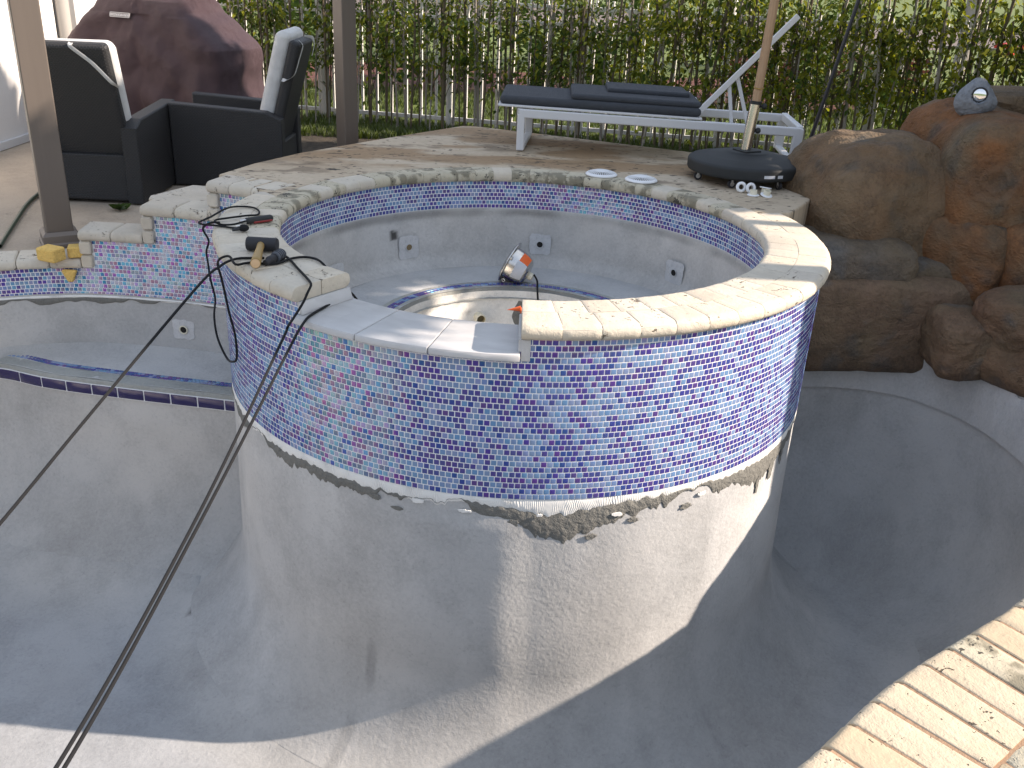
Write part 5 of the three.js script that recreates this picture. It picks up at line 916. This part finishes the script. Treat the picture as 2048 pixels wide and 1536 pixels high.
// ------------------------------------------------------------------ cables
function cable(label, pts, r = 0.0052, n = 160) { const t = thing('cable', label, 'cable'); mesh('sheath', tube(pts, r, n, 8, false, 0.5), M.cord, t); return t; }
const cy = yRim + 0.007;
cable('thin black cable looped in a tangle on the left coping', [[-1.113, cy + 0.01, -3.652], [-1.153, cy, -3.68], [-1.215, cy, -3.70], [-1.298, cy + 0.01, -3.69], [-1.285, cy + 0.01, -3.80], [-1.263, cy + 0.01, -3.956], [-1.222, cy, -4.037], [-1.168, cy, -4.024], [-1.13, cy, -3.968], [-1.121, cy, -3.907], [-1.156, cy + 0.004, -3.869], [-1.213, cy + 0.006, -3.812], [-1.256, cy + 0.006, -3.762], [-1.219, cy + 0.004, -3.712], [-1.164, cy + 0.008, -3.706], [-1.124, cy + 0.012, -3.757]], 0.0042, 220);
cable('black cable hanging in a long narrow loop before the left side of the tub', [[-1.219, cy + 0.012, -3.71], [-1.252, cy + 0.012, -3.70], [-1.295, cy - 0.02, -3.72], [-1.372, 0.30, -4.0], [-1.387, 0.25, -4.0], [-1.367, 0.214, -3.95], [-1.345, 0.15, -3.9], [-1.322, 0.08, -3.87], [-1.282, 0.05, -3.72], [-1.252, -0.018, -3.65], [-1.190, -0.066, -3.556], [-1.113, -0.013, -3.394], [-1.075, 0.033, -3.332], [-1.074, 0.124, -3.332], [-1.110, 0.199, -3.392], [-1.128, 0.272, -3.416], [-1.122, 0.345, -3.372], [-1.118, 0.405, -3.335], [-1.095, 0.44, -3.30], [-1.055, cy + 0.004, -3.28], [-1.009, cy, -3.20], [-0.98, cy, -3.219], [-0.945, cy, -3.237], [-0.908, cy, -3.221], [-0.867, cy, -3.237], [-0.835, cy, -3.3], [-0.793, cy, -3.329], [-0.747, cy, -3.314], [-0.714, cy, -3.27], [-0.69, cy - 0.02, -3.26], [-0.66, 0.40, -3.30], [-0.62, 0.2, -3.40], [-0.60, -0.04, -3.5]], 0.0046, 260);
cable('taut black cable running from under the hammer down to the left edge of the picture', [[-0.93, cy + 0.001, -3.29], [-0.957, cy, -3.287], [-0.989, cy, -3.283], [-1.02, cy, -3.272], [-1.043, cy, -3.235], [-1.062, 0.445, -3.19], [-1.10, 0.413, -3.05], [-1.228, 0.22, -2.42], [-1.325, 0.07, -1.93], [-1.42, -0.03, -1.48], [-1.52, 0.02, -0.9], [-1.6, 0.02, -0.2]], 0.0048, 200);
cable('left one of two black cables hanging from the spillway to the bottom left corner', [[-0.886, cy + 0.012, -3.335], [-0.841, cy, -3.299], [-0.784, cy, -3.19], [-0.724, cy, -3.077], [-0.700, cy - 0.002, -3.022], [-0.704, 0.435, -2.99], [-0.716, 0.405, -2.968], [-0.732, 0.378, -2.950], [-0.745, 0.357, -2.93], [-0.752, 0.345, -2.88], [-0.757, 0.318, -2.80], [-0.80, 0.13, -2.05], [-0.862, -0.01, -1.34], [-0.90, 0.02, -0.6], [-0.95, 0.02, 0.1]], 0.0046, 220);
cable('right one of two black cables hanging from the spillway to the bottom left corner', [[-0.52, -0.04, -3.62], [-0.56, 0.12, -3.5], [-0.617, 0.30, -3.36], [-0.645, 0.349, -3.29], [-0.630, 0.354, -3.225], [-0.630, 0.353, -3.17], [-0.669, 0.353, -3.07], [-0.698, 0.353, -2.982], [-0.704, 0.353, -2.922], [-0.710, 0.343, -2.82], [-0.722, 0.312, -2.74], [-0.79, 0.12, -2.03], [-0.852, -0.02, -1.34], [-0.88, 0.02, -0.6], [-0.9, 0.02, 0.1]], 0.0046, 220);
{
  const p = thing('cable_plug', 'grey ribbed cable coupling lying beside the hammer handle', 'plug', [-0.885, yRim + 0.018, -3.268]);
  p.quaternion.setFromUnitVectors(V3(0, 1, 0), V3(0.10, 0.02, -0.30).normalize());
  mesh('body', lathe([[0, -0.06], [0.011, -0.06], [0.012, -0.04], [0.016, -0.036], [0.016, -0.01], [0.0135, -0.008], [0.0135, 0.004], [0, 0.004]], 24), M.rubber, p);
  mesh('cap', lathe([[0, 0.002], [0.019, 0.002], [0.020, 0.008], [0.0205, 0.045], [0.017, 0.052], [0, 0.054]], 24), std([0.09, 0.10, 0.12], 0.55), p);
  for (let i = 0; i < 4; i++) mesh('rib', new THREE.TorusGeometry(0.0205, 0.0016, 6, 28).rotateX(PI / 2).translate(0, 0.012 + i * 0.010, 0), M.rubber, p);
  const b = thing('cord_grip', 'black bulging cord grip at the end of the tangled thin cable', 'cord grip', [-1.108, yRim + 0.016, -3.655], 0.4);
  mesh('grip', new THREE.SphereGeometry(0.017, 24, 16).scale(1.3, 0.85, 1.0), M.cord, b); mesh('neck', rod([-0.015, 0, 0.002], [-0.045, -0.004, 0.01], 0.009, 0.005, 16), M.rubber, b); mesh('tag', box(0.016, 0.002, 0.007, -0.022, 0.011, 0.004, 0.0008), M.whitePlastic, b);
  const k = thing('hand_tool', 'black hand tool with a red stripe lying at the end of the tangled cable', 'tool', [-1.085, yRim + 0.016, -3.80], 0.72);
  mesh('handle', box(0.125, 0.026, 0.030, 0, 0, 0, 0.012, 4), M.blackPlastic, k); mesh('stripe', box(0.085, 0.010, 0.0312, 0.012, -0.007, 0.0008, 0.004, 2), std([0.25, 0.02, 0.02], 0.5), k); mesh('nose', box(0.03, 0.018, 0.02, -0.07, 0, 0, 0.006), M.steelDull, k);
  const h = thing('hammer', 'rubber mallet with a yellow wooden handle on the left coping', 'hammer', [-0.965, yRim + 0.027, -3.402], -0.02);
  mesh('head', lathe([[0, -0.058], [0.023, -0.058], [0.026, -0.054], [0.0265, 0.054], [0.023, 0.058], [0, 0.058]], 32).rotateZ(PI / 2), M.rubber, h);
  mesh('handle', lathe([[0, 0], [0.014, 0], [0.0135, 0.06], [0.0165, 0.14], [0.0175, 0.20], [0.0185, 0.235], [0, 0.235]], 24).rotateX(PI / 2).rotateY(0.20).translate(0, 0.002, 0.018), M.yellowHandle, h);
  mesh('handle_end', lathe([[0, 0.2352], [0.0165, 0.2352], [0.016, 0.2375], [0, 0.238]], 24).rotateX(PI / 2).rotateY(0.20).translate(0, 0.002, 0.018), M.handleEnd, h);
}
{ // sponges
  const sp = (label, w, h, d, pos, turn, heart) => { const g = new RoundedBoxGeometry(w, h, d, 8, 0.012), p = g.attributes.position; for (let i = 0; i < p.count; i++) { let x = p.getX(i), y = p.getY(i), z = p.getZ(i); const n = 0.006 * F(x * 30 + pos[0] * 9, y * 30, z * 30, 3); if (heart) { const k = clamp((y + h / 2) / h, 0, 1); x *= 0.35 + 0.75 * k; y -= 0.012 * exp(-((x / 0.010) ** 2)) * k; } p.setXYZ(i, x + n, y + n, z + n); } g.computeVertexNormals(); const t = thing('sponge', label, 'sponge', pos, turn); mesh('sponge_block', uvBox(g), M.sponge, t); };
  sp('yellow block sponge on the pool coping in front of the brown post, leftmost sponge', 0.115, 0.070, 0.085, [-2.365, 0.036, -4.535], -0.35);
  sp('darker yellow sponge between the brown post and the first step', 0.125, 0.058, 0.08, [-2.255, 0.031, -4.63], 0.35);
  sp('small folded yellow sponge stuck to the mosaic under the coping', 0.075, 0.065, 0.028, [-2.305, -0.090, -4.575], 0.05, true);
}
{ // hose, weed, scraper tip
  const h = thing('garden_hose', 'dark green garden hose on the patio at the left edge', 'hose'); mesh('hose', tube([[-2.50, 0.013, -4.2], [-2.713, 0.013, -4.694], [-2.80, 0.013, -4.95], [-2.90, 0.013, -5.25], [-2.99, 0.013, -5.52], [-3.05, 0.013, -5.76], [-3.08, 0.013, -6.0], [-3.05, 0.013, -6.4]].slice(1), 0.012, 80, 10), M.hose, h);
  const w = thing('weed', 'small weed growing from the patio paving behind the steps', 'weed', [-2.446, -0.003, -5.592]), l = [], r = rng(4); for (let i = 0; i < 16; i++) { const a = (i / 16) * TAU; l.push([[0, 0.004, 0], [cos(a), 0.35 + 0.5 * r(), sin(a)], 0.05 + 0.03 * r(), r()]); } mesh('leaves', leafCloud(l), M.leafC, w); mesh('stem', cyl(0.004, 0.003, 0.02, 0, 0.01, 0, 8), M.stem, w);
  const s = thing('orange_handle', 'pointed orange tip of a tool sticking out behind the coping end at the spillway', 'tool', [0.005, 0.378, -3.075], 0); mesh('tip', new THREE.ConeGeometry(0.010, 0.05, 16).rotateZ(PI / 2 + 0.15).translate(-0.012, 0, 0), M.orange, s); mesh('shaft', rod([0.012, -0.003, 0], [0.14, -0.02, 0.0], 0.010, 0.009, 16), M.orange, s);
}

renderer.render(scene, camera);
